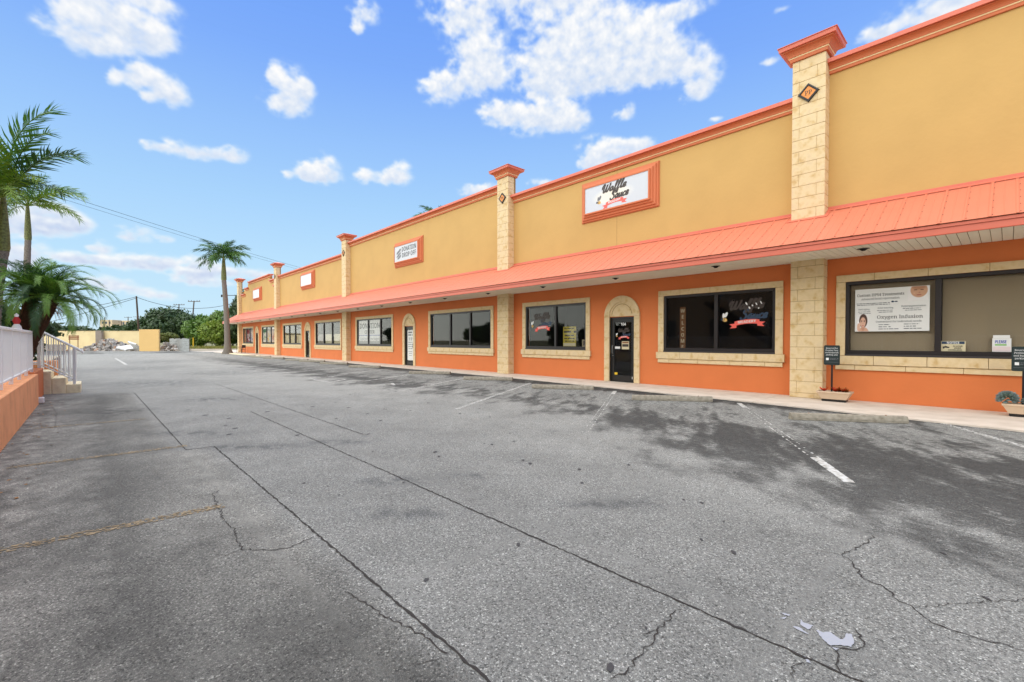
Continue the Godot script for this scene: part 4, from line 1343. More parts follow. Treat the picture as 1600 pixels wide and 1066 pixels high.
	for s in [[-9.2, "waffle", "framed sign board with brown script and a coral ribbon on the yellow upper wall"], [-23.34, "donation", "framed white sign board reading DONATION DROP OFF on the yellow upper wall"], [-39.73, "faint", "framed white sign board with faint lettering above the fourth shop"], [-55.3, "faint", "farthest framed white sign board, on the wall with stepped corners"]]:
		var g := group_at("wall_sign", Vector3(FX, 5.82, s[0]))
		tag(g, s[2], "sign", "framed sign boards on the upper wall")
		var hz := 1.28
		var hy := 0.445
		mb = MB.new()
		var rr := []
		for q in [[0.0, 0.212], [0.0, 0.235], [0.05, 0.235], [0.058, 0.18], [0.10, 0.172], [0.12, 0.165], [0.128, 0.125], [0.20, 0.112], [0.208, 0.07], [0.262, 0.062], [0.268, 0.03], [0.285, 0.026], [0.285, 0.001]]:
			rr.append([hz + q[0], hy + q[0], q[1]])
		mb.rect_rings(rr, Vector3(FX, 6.505, s[0]), Vector3(0, 0, 1), Vector3.UP, Vector3(-1, 0, 0))
		obj("frame", mb, M.cornice_orange, g)
		mb = MB.new()
		if si == 0:
			mb.quad_uv(Vector3(FX - 0.215, 6.505 - hy, s[0] - hz), Vector3(FX - 0.215, 6.505 - hy, s[0] + hz), Vector3(FX - 0.215, 6.505 + hy, s[0] + hz), Vector3(FX - 0.215, 6.505 + hy, s[0] - hz))
			obj("panel", mb, M.halo_panel, g)
			logo(g, -9.70, 6.11, 0.97, FX - 0.22, M.letter_brown, M.letter_brown)
		else:
			mb.b2(FX - 0.215, FX - 0.2, 6.505 - hy, 6.505 + hy, s[0] - hz, s[0] + hz)
			obj("panel", mb, M.panel_white, g)
			if si == 1:
				words("lettering", "DONATION", Vector3(FX - 0.217, 6.70, s[0] + 0.36), 0.26, 1.55, M.letter_dark, g)
				words("lettering", "DROP OFF", Vector3(FX - 0.217, 6.36, s[0] + 0.36), 0.26, 1.5, M.letter_dark, g)
				mb = MB.new()
				for k in [[-0.85, 6.60, 0.5, 0.16], [-0.78, 6.44, 0.62, 0.14], [-0.72, 6.30, 0.5, 0.15], [-0.66, 6.70, 0.3, 0.14]]:
					var e := PackedVector2Array()
					rng.seed = int(k[1] * 100)
					for j in 16:
						var a := TAU * j / 16.0
						e.append((Vector2(cos(a) * k[2] * 0.5, sin(a) * k[3] * 0.5) * rng.randf_range(0.75, 1.1)).rotated(0.42) + Vector2(s[0] + k[0], k[1]))
					plate(mb, e, FX - 0.217 - 0.001 * mb.v.size() / 100.0, 0.002)
				obj("dark_emblem", mb, M.letter_grey, g)
			else:
				print_lines(g, [[s[0] - 0.7, s[0] + 0.7, 6.62, 0.14, 70 + si], [s[0] - 0.5, s[0] + 0.5, 6.38, 0.12, 80 + si]], FX - 0.217, M.panel_white if si == 2 else M.paper)
		si += 1
	# diamond emblems on the pillars
	var ei := 0
	for zc in [PIL[1], PIL[2], PIL[3], PIL[4]]:
		var g := group_at("diamond_emblem", Vector3(PX, 7.37, zc))
		tag(g, "black and gold diamond emblem high on the %s stone pillar" % ["nearest", "second nearest", "third nearest", "fourth nearest"][ei], "emblem", "diamond emblems on the stone pillars")
		var A := Vector3(0, 1, 1).normalized()
		var Bv := Vector3(0, 1, -1).normalized()
		mb = MB.new()
		mb.rect_rings([[0.115, 0.115, 0.03], [0.118, 0.118, 0.045], [0.13, 0.13, 0.052], [0.16, 0.16, 0.045], [0.165, 0.165, 0.0]], Vector3(PX, 7.60, zc), A, Bv, Vector3(-1, 0, 0))
		obj("frame", mb, M.black_metal, g)
		mb = MB.new()
		mb.rect_rings([[0.001, 0.001, 0.034], [0.119, 0.119, 0.034]], Vector3(PX, 7.60, zc), A, Bv, Vector3(-1, 0, 0))
		obj("face", mb, M.emblem_gold, g)
		words("lettering", "PP", Vector3(PX - 0.036, 7.60, zc), 0.105, 0.15, M.letter_black, g, font_serif)
		ei += 1
	# planters with parking signs
	for k in 2:
		var zc: float = [-2.76, 0.27][k]
		var xc := 12.93
		var g := group_at("planter", Vector3(xc, SW, zc))
		tag(g, ["tan trough planter with red flowers at the foot of the nearest stone pillar", "tan trough planter with a blue-grey rosette plant at the picture's edge"][k], "planter")
		mb = MB.new()
		mb.rect_rings([[0.15, 0.30, 0.17], [0.152, 0.302, 0.24], [0.185, 0.335, 0.24], [0.185, 0.335, 0.205], [0.17, 0.32, 0.20], [0.125, 0.245, 0.055], [0.0, 0.0, 0.055]], Vector3(xc, SW, zc), Vector3(1, 0, 0), Vector3(0, 0, -1), Vector3.UP)
		obj("trough", mb, M.planter_clay, g)
		mb = MB.new()
		mb.cb(xc - 0.12, xc + 0.12, SW + 0.001, SW + 0.056, zc - 0.24, zc + 0.24, 0.01)
		obj("saucer", mb, M.black_metal, g)
		mb = MB.new()
		mb.b2(xc - 0.149, xc + 0.149, SW + 0.172, SW + 0.21, zc - 0.298, zc + 0.298)
		obj("soil", mb, M.soil, g)
		var s := group_at("parking_sign", Vector3(xc, 0.2, zc + 0.0))
		tag(s, ["dark green reserved parking sign on a post at the nearest stone pillar", "dark green reserved parking sign cut off by the picture's edge"][k], "sign", "reserved parking signs in planters")
		var sz: float = zc - 0.06
		mb = MB.new()
		mb.cb(xc - 0.012, xc + 0.012, 0.21, 0.90, sz - 0.018, sz + 0.018, 0.003)
		obj("post", mb, M.black_metal, s)
		var pp := PackedVector2Array()
		for c in [[-1, -1, PI], [1, -1, -PI / 2], [1, 1, 0.0], [-1, 1, PI / 2]]:
			for j in 5:
				var a: float = c[2] + PI / 2 * j / 4.0
				pp.append(Vector2(sz + c[0] * 0.128 + cos(a) * 0.03, 1.12 + c[1] * 0.203 + sin(a) * 0.03))
		mb = MB.new()
		mb.extrude(pp, Vector3(xc - 0.03, 0, 0), Vector3(0, 0, 1), Vector3.UP, Vector3(0.017, 0, 0))
		obj("plate", mb, M.sign_green, s)
		var sx := xc - 0.032
		var rows := ["Reserved for", "Premier Face", "and Bodywork", "parking only"]
		for i in 4:
			words("lettering", rows[i], Vector3(sx, 1.285 - i * 0.052, sz), 0.032, [0.24, 0.25, 0.265, 0.235][i], M.letter_white, s, font_serif)
		sheet("logo_square", sz - 0.115, sz - 0.06, 1.0, 1.055, sx, M.letter_white, s, 0.001)
		sheet("rule", sz - 0.13, sz + 0.13, 0.952, 0.957, sx, M.letter_grey, s, 0.001)
		print_lines(s, [[sz - 0.04, sz + 0.115, 1.045, 0.018, 90], [sz - 0.045, sz + 0.12, 1.015, 0.016, 91]], sx, M.letter_grey)
		# plants
		rng.seed = 60 + k
		if k == 0:
			for j in 5:
				var c := Vector3(xc + rng.randf_range(-0.09, 0.06), SW + 0.23, zc + [-0.2, 0.08, 0.16, 0.23, 0.02][j])
				var lf := MB.new()
				for i in 16:
					var a := rng.randf() * TAU
					var up := rng.randf_range(0.4, 1.3)
					var d := Vector3(cos(a), up, sin(a)).normalized() * rng.randf_range(0.08, 0.19)
					var sd := d.cross(Vector3.UP).normalized() * 0.016
					lf.tint = Color(1, 1, 1).lerp(Color(0.45, 1.5, 0.5), float(j % 2)) * rng.randf_range(0.6, 1.1)
					lf.poly([c - sd, c + d * 0.6 - sd * 1.5, c + d, c + d * 0.6 + sd * 1.5, c + sd], d.cross(sd))
				obj("flower_clump", lf, M.flower_red, g)
		else:
			for j in 2:
				var c := Vector3(xc - 0.06 + 0.05 * j, SW + 0.34 - 0.04 * j, zc - 0.26 + j * 0.26)
				var lf := MB.new()
				var R := 0.19 - 0.08 * j
				for i in 60:
					var a := i * 2.39996
					var t := i / 60.0
					var el := lerpf(1.5, -0.55, t)
					var d := Vector3(cos(a) * cos(el), sin(el), sin(a) * cos(el)) * R * (0.75 + 0.25 * t)
					var sd := d.cross(Vector3.UP).normalized() * R * 0.2
					lf.tint = Color(1, 1, 1) * rng.randf_range(0.7, 1.1)
					for wv: Vector3 in [sd, d.cross(sd).normalized() * R * 0.17]:
						var nn := d.cross(wv)
						lf.poly([c + d * 0.2, c + d * 0.75 - wv, c + d, c + d * 0.75 + wv], nn if nn.dot(Vector3(-1, 1, 0.2)) > 0 else -nn)
				obj("rosette", lf, M.succulent, g)
	# cafe chair and small table by the far end
	var ch := group_at("cafe_chair", Vector3(12.75, SW, -58.6))
	tag(ch, "small dark metal chair on the sidewalk at the far end of the plaza", "chair")
	mb = MB.new()
	mb.cb(12.55, 12.95, 0.46, 0.49, -58.8, -58.4, 0.01)
	obj("seat", mb, M.bench_metal, ch)
	mb = MB.new()
	mb.cb(12.56, 12.94, 0.62, 0.95, -58.40, -58.37, 0.01)
	obj("backrest", mb, M.bench_metal, ch)
	for a in [[12.58, -58.77], [12.92, -58.77], [12.58, -58.42], [12.92, -58.42]]:
		mb = MB.new()
		mb.tube([Vector3(a[0], SW, a[1]), Vector3(a[0], 0.62 if a[1] > -58.5 else 0.46, a[1])], [0.018, 0.018], 6)
		obj("leg", mb, M.bench_metal, ch)
	var tb := group_at("cafe_table", Vector3(12.7, SW, -60.0))
	tag(tb, "small dark metal table left of the far chair", "table")
	mb = MB.new()
	mb.cb(12.4, 13.0, 0.68, 0.71, -60.4, -59.6, 0.008)
	obj("tabletop", mb, M.bench_metal, tb)
	for a in [[12.45, -60.35], [12.95, -60.35], [12.45, -59.65], [12.95, -59.65]]:
		mb = MB.new()
		mb.tube([Vector3(a[0], SW, a[1]), Vector3(a[0], 0.68, a[1])], [0.018, 0.018], 6)
		obj("leg", mb, M.bench_metal, tb)

# ------------------------------------------------------------------ the raised terrace on the left
func build_terrace() -> void:
	var mb := MB.new()
	var w := group_at("retaining_wall", Vector3(-1.0, 0, -6.0))
	tag(w, "low terracotta stucco retaining wall along the left edge of the car park", "wall")
	mb = MB.new()
	mb.cb(-1.16, -0.88, -0.1, 0.70, -15.1, 8.0, 0.012)
	obj("wall_face", mb, M.wall_orange, w)
	mb = MB.new()
	mb.cb(-1.22, -0.935, -0.1, 0.725, -17.72, -15.102, 0.012)
	obj("end_pier", mb, M.orange_stucco, w)
	mb = MB.new()
	mb.cb(-0.93, -0.80, 0.0, 0.14, -15.42, -15.25, 0.02)
	tag(obj("drain_block", mb, M.white_paint), "small white block on the ground at the end of the retaining wall", "block")
	mb = MB.new()
	mb.b2(-30, -1.161, -0.1, 0.66, -17.8, 8.0)
	mb.b2(-30, -1.161, -0.1, 0.655, -34.0, -17.801)
	structure(obj("terrace", mb, M.dirt_ground))
	# white picket railing
	var f := group_at("white_railing", Vector3(-1.02, 0.70, -6.5))
	tag(f, "white metal picket railing on top of the terracotta retaining wall", "railing")
	mb = MB.new()
	mb.cb(-1.045, -0.995, 1.64, 1.69, -15.66, 8.0, 0.006)
	obj("top_rail", mb, M.white_rail, f)
	mb = MB.new()
	mb.cb(-1.04, -1.0, 0.79, 0.83, -15.66, 8.0, 0.006)
	obj("bottom_rail", mb, M.white_rail, f)
	var q := MB.new()
	q.b2(-0.012, 0.012, 0.832, 1.638, -0.012, 0.012)
	var picket := q.mesh(M.white_rail)
	q = MB.new()
	q.cb(-0.026, 0.026, 0.70, 1.639, -0.026, 0.026, 0.004)
	var post := q.mesh(M.white_rail)
	var z := -15.63
	var k := 0
	while z < 7.9:
		if k % 10 == 0:
			inst("post", post, f, Transform3D(Basis(), Vector3(-1.02, 0, z) - origin(f)))
		else:
			inst("picket", picket, f, Transform3D(Basis(), Vector3(-1.02, 0, z) - origin(f)))
		z += 0.128
		k += 1
	# steps going down to the car park
	var s := group_at("concrete_steps", Vector3(-0.6, 0, -18.4))
	tag(s, "short flight of cream painted concrete steps at the end of the retaining wall", "steps")
	for t in [[-1.2, -0.785, 0.62], [-0.784, -0.50, 0.43], [-0.499, -0.20, 0.24]]:
		mb = MB.new()
		mb.cb(t[0], t[1], -0.05, t[2], -19.1, -17.72, 0.015)
		obj("step", mb, M.step_cream, s)
	for r in 2:
		var zz: float = [-17.78, -19.03][r]
		var h := group_at("stair_railing", Vector3(-0.65, 0.3, zz))
		tag(h, ["white picket stair railing on the near side of the cream steps", "white picket stair railing on the far side of the cream steps"][r], "railing")
		mb = MB.new()
		mb.tube([Vector3(-1.25, 1.72, zz), Vector3(-1.0, 1.72, zz), Vector3(-0.16, 1.15, zz), Vector3(-0.16, 1.10, zz)], [0.022, 0.022, 0.022, 0.018], 8)
		obj("top_rail", mb, M.white_rail, h)
		mb = MB.new()
		mb.tube([Vector3(-1.25, 0.84, zz), Vector3(-1.0, 0.82, zz), Vector3(-0.34, 0.36, zz)], [0.017, 0.017, 0.017], 6)
		obj("bottom_rail", mb, M.white_rail, h)
		for p in [[-1.02, 0.62, 1.71], [-0.33, 0.235, 1.25]]:
			mb = MB.new()
			mb.cb(p[0] - 0.03, p[0] + 0.03, p[1], p[2], zz - 0.03, zz + 0.03, 0.005)
			obj("post", mb, M.white_rail, h)
		for i in 6:
			var x := -0.93 + i * 0.098
			mb = MB.new()
			mb.b2(x - 0.011, x + 0.011, 0.82 - (x + 1.0) * 0.697, 1.72 - (x + 1.0) * 0.679, zz - 0.011, zz + 0.011)
			obj("picket", mb, M.white_rail, h)
	var pw := MB.new()
	pw.cb(-1.3, -0.72, -0.05, 0.86, -19.75, -19.2, 0.012)
	tag(obj("planter_wall", pw, M.wall_orange), "short terracotta planter wall behind the cream steps", "wall")
	# garden ornament behind the railing
	var g := group_at("garden_ornament", Vector3(-1.163, 0.66, -14.6))
	tag(g, "small red and white garden ornament showing above the white railing", "ornament")
	mb = MB.new()
	mb.tube([Vector3(-1.163, 0.66, -14.6), Vector3(-1.163, 1.68, -14.6)], [0.03, 0.03], 8)
	obj("stand", mb, M.pole_grey, g)
	mb = MB.new()
	mb.tube([Vector3(-1.163, 1.68, -14.6), Vector3(-1.163, 1.72, -14.6), Vector3(-1.163, 1.78, -14.6), Vector3(-1.163, 1.84, -14.6)], [0.07, 0.085, 0.07, 0.03], 12)
	obj("white_base", mb, M.white_paint, g)
	mb = MB.new()
	mb.tube([Vector3(-1.163, 1.82, -14.6), Vector3(-1.163, 1.90, -14.6), Vector3(-1.163, 1.98, -14.6)], [0.04, 0.07, 0.03], 12)
	obj("red_body", mb, M.ornament_red, g)
	mb = MB.new()
	mb.tube([Vector3(-1.163, 1.97, -14.6), Vector3(-1.163, 2.02, -14.6), Vector3(-1.163, 2.06, -14.6)], [0.025, 0.04, 0.005], 10)
	obj("white_top", mb, M.white_paint, g)
	# litter along the wall foot
	var leafy := MB.new()
	rng.seed = 15
	for i in 120:
		var p := Vector3(rng.randf_range(-0.87, -0.5), 0.006, rng.randf_range(-15.5, -3.5))
		p.x = -0.87 + pow(rng.randf(), 2.0) * 0.5
		var a := rng.randf() * TAU
		var d := Vector3(cos(a), 0, sin(a)) * rng.randf_range(0.008, 0.035)
		var e := Vector3(-d.z, 0, d.x) * 0.4
		leafy.tint = Color(1, 1, 1)
		leafy.poly([p - d, p + e + Vector3(0, 0.006, 0), p + d, p - e], Vector3.UP)
	stuff(tag(obj("leaf_litter", leafy, M.dead_frond), "scatter of dry leaf bits along the foot of the retaining wall", "litter"))
	# the building that the terrace belongs to, which the shop windows mirror
	var b := group_at("brown_building", Vector3(-8.0, 0.66, -8.0))
	tag(b, "brown two-storey building on the terrace, seen mirrored in the shop windows", "building")
	mb = MB.new()
	mb.b2(-14.0, -6.0, 0.6, 7.4, -22.0, 8.0)
	obj("wall", mb, M.brown_siding, b)
	mb = MB.new()
	mb.b2(-14.4, -5.5, 7.401, 7.6, -22.4, 8.4)
	obj("roof", mb, M.concrete, b)
	for wz in [-18.0, -14.0, -10.0, 0.0, 4.0]:
		for wy in [1.5, 4.7]:
			mb = MB.new()
			mb.cb(-6.01, -5.95, wy, wy + 1.5, wz - 0.7, wz + 0.7, 0.01)
			obj("window", mb, M.far_window, b)
	var st := group_at("outside_stair", Vector3(-5.2, 0.66, -12.0))
	tag(st, "dark outside staircase against the brown building, seen mirrored in the windows", "staircase")
	for sx in [-5.9, -4.9]:
		mb = MB.new()
		mb.box(Vector3(sx, 2.4, -12.0), Vector3(0.06, 0.3, 6.2), Basis(Vector3(1, 0, 0), 0.6))
		obj("stringer", mb, M.black_metal, st)
		mb = MB.new()
		mb.box(Vector3(sx, 3.4, -12.0), Vector3(0.05, 0.05, 6.2), Basis(Vector3(1, 0, 0), 0.6))
		obj("handrail", mb, M.white_rail, st)
	for i in 17:
		mb = MB.new()
		mb.b2(-5.86, -4.94, 0.74 + i * 0.2, 0.78 + i * 0.2, -9.6 - i * 0.29, -9.32 - i * 0.29)
		obj("tread", mb, M.bench_metal, st)

# ------------------------------------------------------------------ plants
func frond(len: float, droop: float, leaf: float, wl: float, per: int, plume: float, hang: float, sd: int) -> MB:   # a feather leaf from the origin along +x
	var mb := MB.new()
	var r := RandomNumberGenerator.new()
	r.seed = sd
	var p := Vector3()
	var ang := 0.0
	var N := per
	var sway := r.randf_range(-0.25, 0.25)
	var pts := [p]
	var rad := [0.028 * len / 2.6]
	for i in N:
		var t := float(i) / N
		ang = -droop * t * t * 1.15 - droop * t * 0.15
		var fw := Vector3(cos(ang) * cos(sway * t), sin(ang), cos(ang) * sin(sway * t))
		p += fw * len / N
		if i % 4 == 3:
			pts.append(p)
			rad.append(0.028 * len / 2.6 * (1.0 - 0.85 * t))
		if t < 0.14:
			continue
		var up := Vector3(-sin(ang), cos(ang), 0)
		var side: Vector3 = fw.cross(up)
		for s: float in [-1.0, 1.0]:
			var roll := r.randf_range(-1.0, 1.0) * plume
			var out := (side * s * cos(roll) + up * (sin(roll) + 0.25)).normalized()
			var L := leaf * (0.55 + 0.45 * sin(minf(1.0, t * 1.25) * PI * 0.9)) * r.randf_range(0.85, 1.1)
			var d := (out * (1.0 - 0.45 * t) + fw * (0.35 + 0.75 * t)).normalized()
			var m1 := p + d * L * 0.5 - Vector3(0, hang * L * 0.22, 0)
			var e := p + d * L * 0.92 - Vector3(0, hang * L * r.randf_range(0.7, 1.1), 0)
			var wv := d.cross(out.cross(d)).normalized()
			wv = fw * wl * 0.5
			mb.tint = Color(1, 1, 1) * r.randf_range(0.72, 1.18)
			mb.tint.r *= r.randf_range(0.95, 1.12)
			var nn := wv.cross(d).normalized()
			if nn.y < 0.0:
				nn = -nn
			mb.poly([p - wv * 0.6, p + wv * 0.6, m1 + wv, m1 - wv], nn)
			mb.poly([m1 - wv, m1 + wv, e], nn)
	mb.tint = Color(1.2, 1.15, 0.8)
	pts.append(p)
	rad.append(0.003)
	mb.tube(pts, rad, 5)
	return mb

func feather_palm(called: String, at: Vector3, lean: Vector3, h: float, r0: float, r1: float, shaft: float, fronds: Array, protos: Array, sc: float, label: String, grp: String) -> Node3D:
	var o := group_at(called, at)
	tag(o, label, "palm tree", grp)
	var pts := []
	var rad := []
	var n := 40
	for i in n + 1:
		var t := float(i) / n
		pts.append(at + Vector3(0, h * t, 0) + lean * t * t)
		var fl := exp(-t * h / 0.4) * 1.0
		rad.append((lerpf(r0, r1, t) * (1.0 + fl)) * (1.0 + 0.03 * sin(i * 2.6) + 0.02 * float(i % 2)))
	var mb := MB.new()
	mb.tube(pts, rad, 16)
	obj("trunk", mb, M.palm_grey, o)
	var top := at + Vector3(0, h, 0) + lean
	var ax := (Vector3(0, 1, 0) + lean * 0.06 / maxf(h, 0.1)).normalized()
	mb = MB.new()
	mb.tube([top - ax * 0.02, top + ax * 0.08, top + ax * shaft * 0.3, top + ax * shaft * 0.75, top + ax * shaft], [r1 * 1.02, r1 * 1.18, r1 * 1.1, r1 * 0.72, r1 * 0.42], 14)
	obj("crownshaft", mb, M.crownshaft, o)
	var head := top + ax * shaft * 0.93
	mb = MB.new()
	mb.tube([head, head + Vector3(0.02, 0.8, 0.01) * sc, head + Vector3(0.05, 1.5, 0.03) * sc], [0.035 * sc, 0.02 * sc, 0.003], 6)
	obj("spear_leaf", mb, M.crownshaft, o)
	for k in fronds.size():
		var f = fronds[k]
		var B := Basis(Vector3.UP, deg_to_rad(f[0])) * Basis(Vector3(0, 0, 1), deg_to_rad(f[1]))
		inst("frond", protos[int(f[3]) if f.size() > 3 else k % protos.size()], o, Transform3D(B.scaled(Vector3.ONE * sc * f[2]), head - origin(o)))
	return o

func crown_mesh(rx: float, ry: float, rz: float, clumps: int, per: int, leaf: float, sd: int, m: Material) -> ArrayMesh:   # leaves in clumps through a lumpy volume, base at the origin
	var mb := MB.new()
	var r := RandomNumberGenerator.new()
	r.seed = sd
	for i in clumps:
		var u := Vector3(r.randfn(), r.randfn() * 0.9 + 0.25, r.randfn()).normalized() * pow(r.randf(), 0.4)
		var c := Vector3(u.x * rx, ry + u.y * ry * 0.85, u.z * rz)
		var cr := minf(rx, ry) * r.randf_range(0.22, 0.42)
		var tone := r.randf_range(0.65, 1.25)
		var warm := r.randf_range(0.9, 1.15)
		for j in per:
			var d := Vector3(r.randfn(), r.randfn() * 0.8, r.randfn()).normalized()
			var p := c + d * cr * pow(r.randf(), 0.45)
			var a := Vector3(r.randfn(), r.randfn(), r.randfn()).normalized()
			var b := a.cross(d).normalized() * leaf * r.randf_range(0.3, 0.55)
			a = a * leaf * r.randf_range(0.5, 1.0)
			mb.tint = Color(tone * warm, tone, tone * 0.95) * r.randf_range(0.8, 1.2)
			mb.poly([p - a, p + b, p + a, p - b], (d + Vector3(0, 0.6, 0)).normalized())
	return mb.mesh(m)

func tree(called: String, at: Vector3, crown: ArrayMesh, sc: Vector3, trunk_h: float, label: String, cat: String, grp: String, turn := 0.0) -> Node3D:
	var o := group_at(called, at)
	tag(o, label, cat, grp)
	if trunk_h > 0.0:
		var mb := MB.new()
		mb.tube([at, at + Vector3(0.1, trunk_h * 0.6, 0.05), at + Vector3(0.05, trunk_h * 1.6, 0.15)], [0.22, 0.17, 0.08], 8)
		obj("trunk", mb, M.pole_wood, o)
	inst("crown", crown, o, Transform3D(Basis(Vector3.UP, turn) * Basis.from_scale(sc), Vector3(0, trunk_h * 0.7, 0)))
	return o

func build_plants() -> void:
	var foxtail := []
	for k in 3:
		foxtail.append(frond(2.75, 0.95, 0.6, 0.055, 64, 1.1, 0.2, 11 + k).mesh([M.frond_green, M.frond_dark, M.frond_fresh][k]))
	# headings are degrees about the trunk: -43 points rightwards in the photograph, 47 away, 227 nearer
	feather_palm("palm_tree", Vector3(-2.02, 0.66, -19.4), Vector3(0.26, 0, 0.1), 3.35, 0.15, 0.115, 1.6,
		[[-43, 50, 1.0, 1], [-36, 84, 1.1, 0], [-52, 66, 0.95, 0], [-85, 14, 0.72, 2], [-125, 20, 0.68, 2], [-105, 2, 0.62, 2], [150, 45, 1.0, 0], [110, 60, 0.9, 1], [190, 20, 0.9, 1], [60, 44, 0.85, 1], [100, 15, 0.9, 0], [220, 55, 0.85, 0], [20, 70, 0.9, 0], [-110, 34, 0.7, 2], [-140, 10, 0.68, 2], [-95, 58, 0.8, 2], [170, 30, 0.9, 0], [-160, 40, 0.8, 0], [-70, 32, 0.72, 2], [250, 12, 0.7, 2]],
		foxtail, 1.0, "tall foxtail palm nearest the white railing, its trunk cut by the picture's edge", "palms on the left terrace")
	feather_palm("palm_tree", Vector3(-2.25, 0.6, -32.0), Vector3(0.12, 0, 0), 5.7, 0.16, 0.115, 1.75,
		[[-43, 34, 0.98, 2], [-30, 10, 0.8, 2], [-60, 60, 0.8, 0], [0, 60, 0.8, 2], [137, 34, 0.8, 0], [120, 4, 0.7, 2], [180, 45, 0.8, 0], [-100, 24, 0.7, 2], [227, 6, 0.7, 2], [60, 30, 0.8, 0], [-15, 46, 0.85, 0], [150, 16, 0.75, 2], [90, 56, 0.8, 0], [-120, 50, 0.75, 2], [205, 30, 0.75, 0], [20, 24, 0.75, 2]],
		foxtail, 1.0, "slender foxtail palm behind the bushy palm, second from the left edge", "palms on the left terrace")
	var royal := []
	for k in 2:
		royal.append(frond(2.9, 0.95, 0.7, 0.09, 52, 1.1, 0.35, 31 + k).mesh([M.frond_green, M.frond_dark][k]))
	feather_palm("palm_tree", Vector3(11.05, 0.0, -57.8), Vector3(-0.3, 0, 0.1), 8.0, 0.30, 0.22, 2.6,
		[[-43, 28, 1.0], [-20, 50, 0.95], [20, 40, 0.9], [60, 60, 0.9], [100, 35, 0.9], [137, 20, 1.05], [150, 55, 0.9], [185, 35, 0.95], [225, 10, 0.9], [250, 45, 0.9], [290, 20, 0.95], [-60, 70, 0.85], [210, -15, 0.85], [160, 0, 0.9], [-70, 0, 0.8], [0, 62, 0.9], [90, 72, 0.85], [180, 66, 0.9], [270, 60, 0.9], [-43, 8, 0.9], [30, 15, 0.85], [120, 12, 0.9]],
		royal, 1.0, "lone royal palm with grey trunk at the far end of the plaza", "")
	feather_palm("palm_tree", Vector3(31.0, 0.0, -47.0), Vector3(0.2, 0, 0), 14.6, 0.3, 0.22, 1.7,
		[[-43, 35, 1.0], [-10, 55, 0.95], [30, 40, 0.9], [80, 60, 0.9], [137, 30, 1.05], [170, 55, 0.9], [200, 35, 0.95], [250, 45, 0.9], [300, 35, 0.95]],
		royal, 1.0, "palm top peeking over the cornice behind the plaza", "")
	# bushy date palm with two leaning trunks
	var date := []
	for k in 3:
		date.append(frond(1.6, 1.6, 0.25, 0.021, 66, 0.35, 0.2, 51 + k).mesh([M.date_green, M.frond_dark, M.date_green][k]))
	var base := Vector3(-1.22, 0.66, -16.5)
	var o := group_at("date_palm", base)
	tag(o, "bushy pygmy date palm with leaning shaggy trunks beside the white railing", "palm tree")
	var heads := [base + Vector3(0.52, 1.78, 0.16), base + Vector3(0.14, 1.95, -0.35)]
	var feet := [Vector3(0.04, 0, 0.05), Vector3(-0.05, 0, -0.2)]
	rng.seed = 5
	for k in 2:
		var mb := MB.new()
		var foot: Vector3 = base + feet[k]
		var head: Vector3 = heads[k]
		var pts := []
		var rad := []
		for i in 13:
			var t := i / 12.0
			pts.append(foot.lerp(head, t) + Vector3(-0.06 * sin(t * PI), -0.1 * sin(t * PI), 0))
			rad.append((0.055 + 0.015 * t + 0.055 * smoothstep(0.45, 0.85, t)) * (1.0 + 0.08 * (i % 2)))
		mb.tube(pts, rad, 12)
		obj("trunk", mb, M.shag, o)
		# old leaf bases
		var sb := MB.new()
		for i in 150:
			var t := lerpf(0.35, 1.0, rng.randf())
			var c := foot.lerp(head, t) + Vector3(-0.06 * sin(t * PI), -0.1 * sin(t * PI), 0)
			var a := rng.randf() * TAU
			var rr := 0.065 + 0.07 * smoothstep(0.45, 0.85, t)
			var d := Vector3(cos(a), 0, sin(a))
			var s := Vector3(-d.z, 0, d.x) * 0.022
			var q := c + d * rr * 0.8
			sb.poly([q - s - Vector3(0, 0.05, 0), q + s - Vector3(0, 0.05, 0), q + s * 0.5 + d * 0.07 + Vector3(0, 0.08, 0), q - s * 0.5 + d * 0.07 + Vector3(0, 0.08, 0)], d)
		obj("leaf_bases", sb, M.shag, o)
		sb = MB.new()
		for i in 26:
			var a := rng.randf() * TAU
			var d := Vector3(cos(a), rng.randf_range(-1.2, 0.2), sin(a)).normalized()
			var q: Vector3 = heads[k] - Vector3(0, 0.12, 0)
			sb.tube([q + d * 0.1, q + d * 0.25, q + d * 0.36 - Vector3(0, 0.1, 0)], [0.008, 0.006, 0.003], 4)
		obj("dead_stalks", sb, M.dead_frond, o)
		for i in 50:
			var t := i / 50.0
			var az := i * 137.5 + 20.0 * k
			var el := lerpf(84.0, -4.0, pow(t, 0.95)) + rng.randf_range(-6, 6)
			var s := rng.randf_range(0.78, 1.0)
			var B := Basis(Vector3.UP, deg_to_rad(az)) * Basis(Vector3(0, 0, 1), deg_to_rad(el))
			inst("frond", date[i % 3], o, Transform3D(B.scaled(Vector3.ONE * s), heads[k] - origin(o)))
	# shrubs on the terrace behind the railing
	var shrub := crown_mesh(1.0, 1.0, 1.0, 46, 60, 0.17, 71, M.tree_dark)
	var sl := ["dark leafy shrub behind the white railing at the picture's left edge", "dark leafy shrub behind the date palm trunks", "dark shrub on the terrace between the two foxtail palms", "far dark shrub at the end of the terrace"]
	var sp := [[-2.6, -20.6, 1.2], [-1.75, -22.5, 1.0], [-2.3, -26.0, 1.25], [-2.9, -33.5, 1.2]]
	for i in 4:
		tree("shrub", Vector3(sp[i][0], 0.6, sp[i][1]), shrub, Vector3(0.75, sp[i][2] * 0.95, 0.9), 0.0, sl[i], "shrub", "dark shrubs on the terrace", i * 1.3)
	# trees beyond the far end of the car park
	var dark := crown_mesh(5.0, 3.6, 4.5, 130, 90, 0.42, 81, M.tree_dark)
	var mid := crown_mesh(4.2, 3.6, 4.2, 130, 90, 0.42, 82, M.tree_mid)
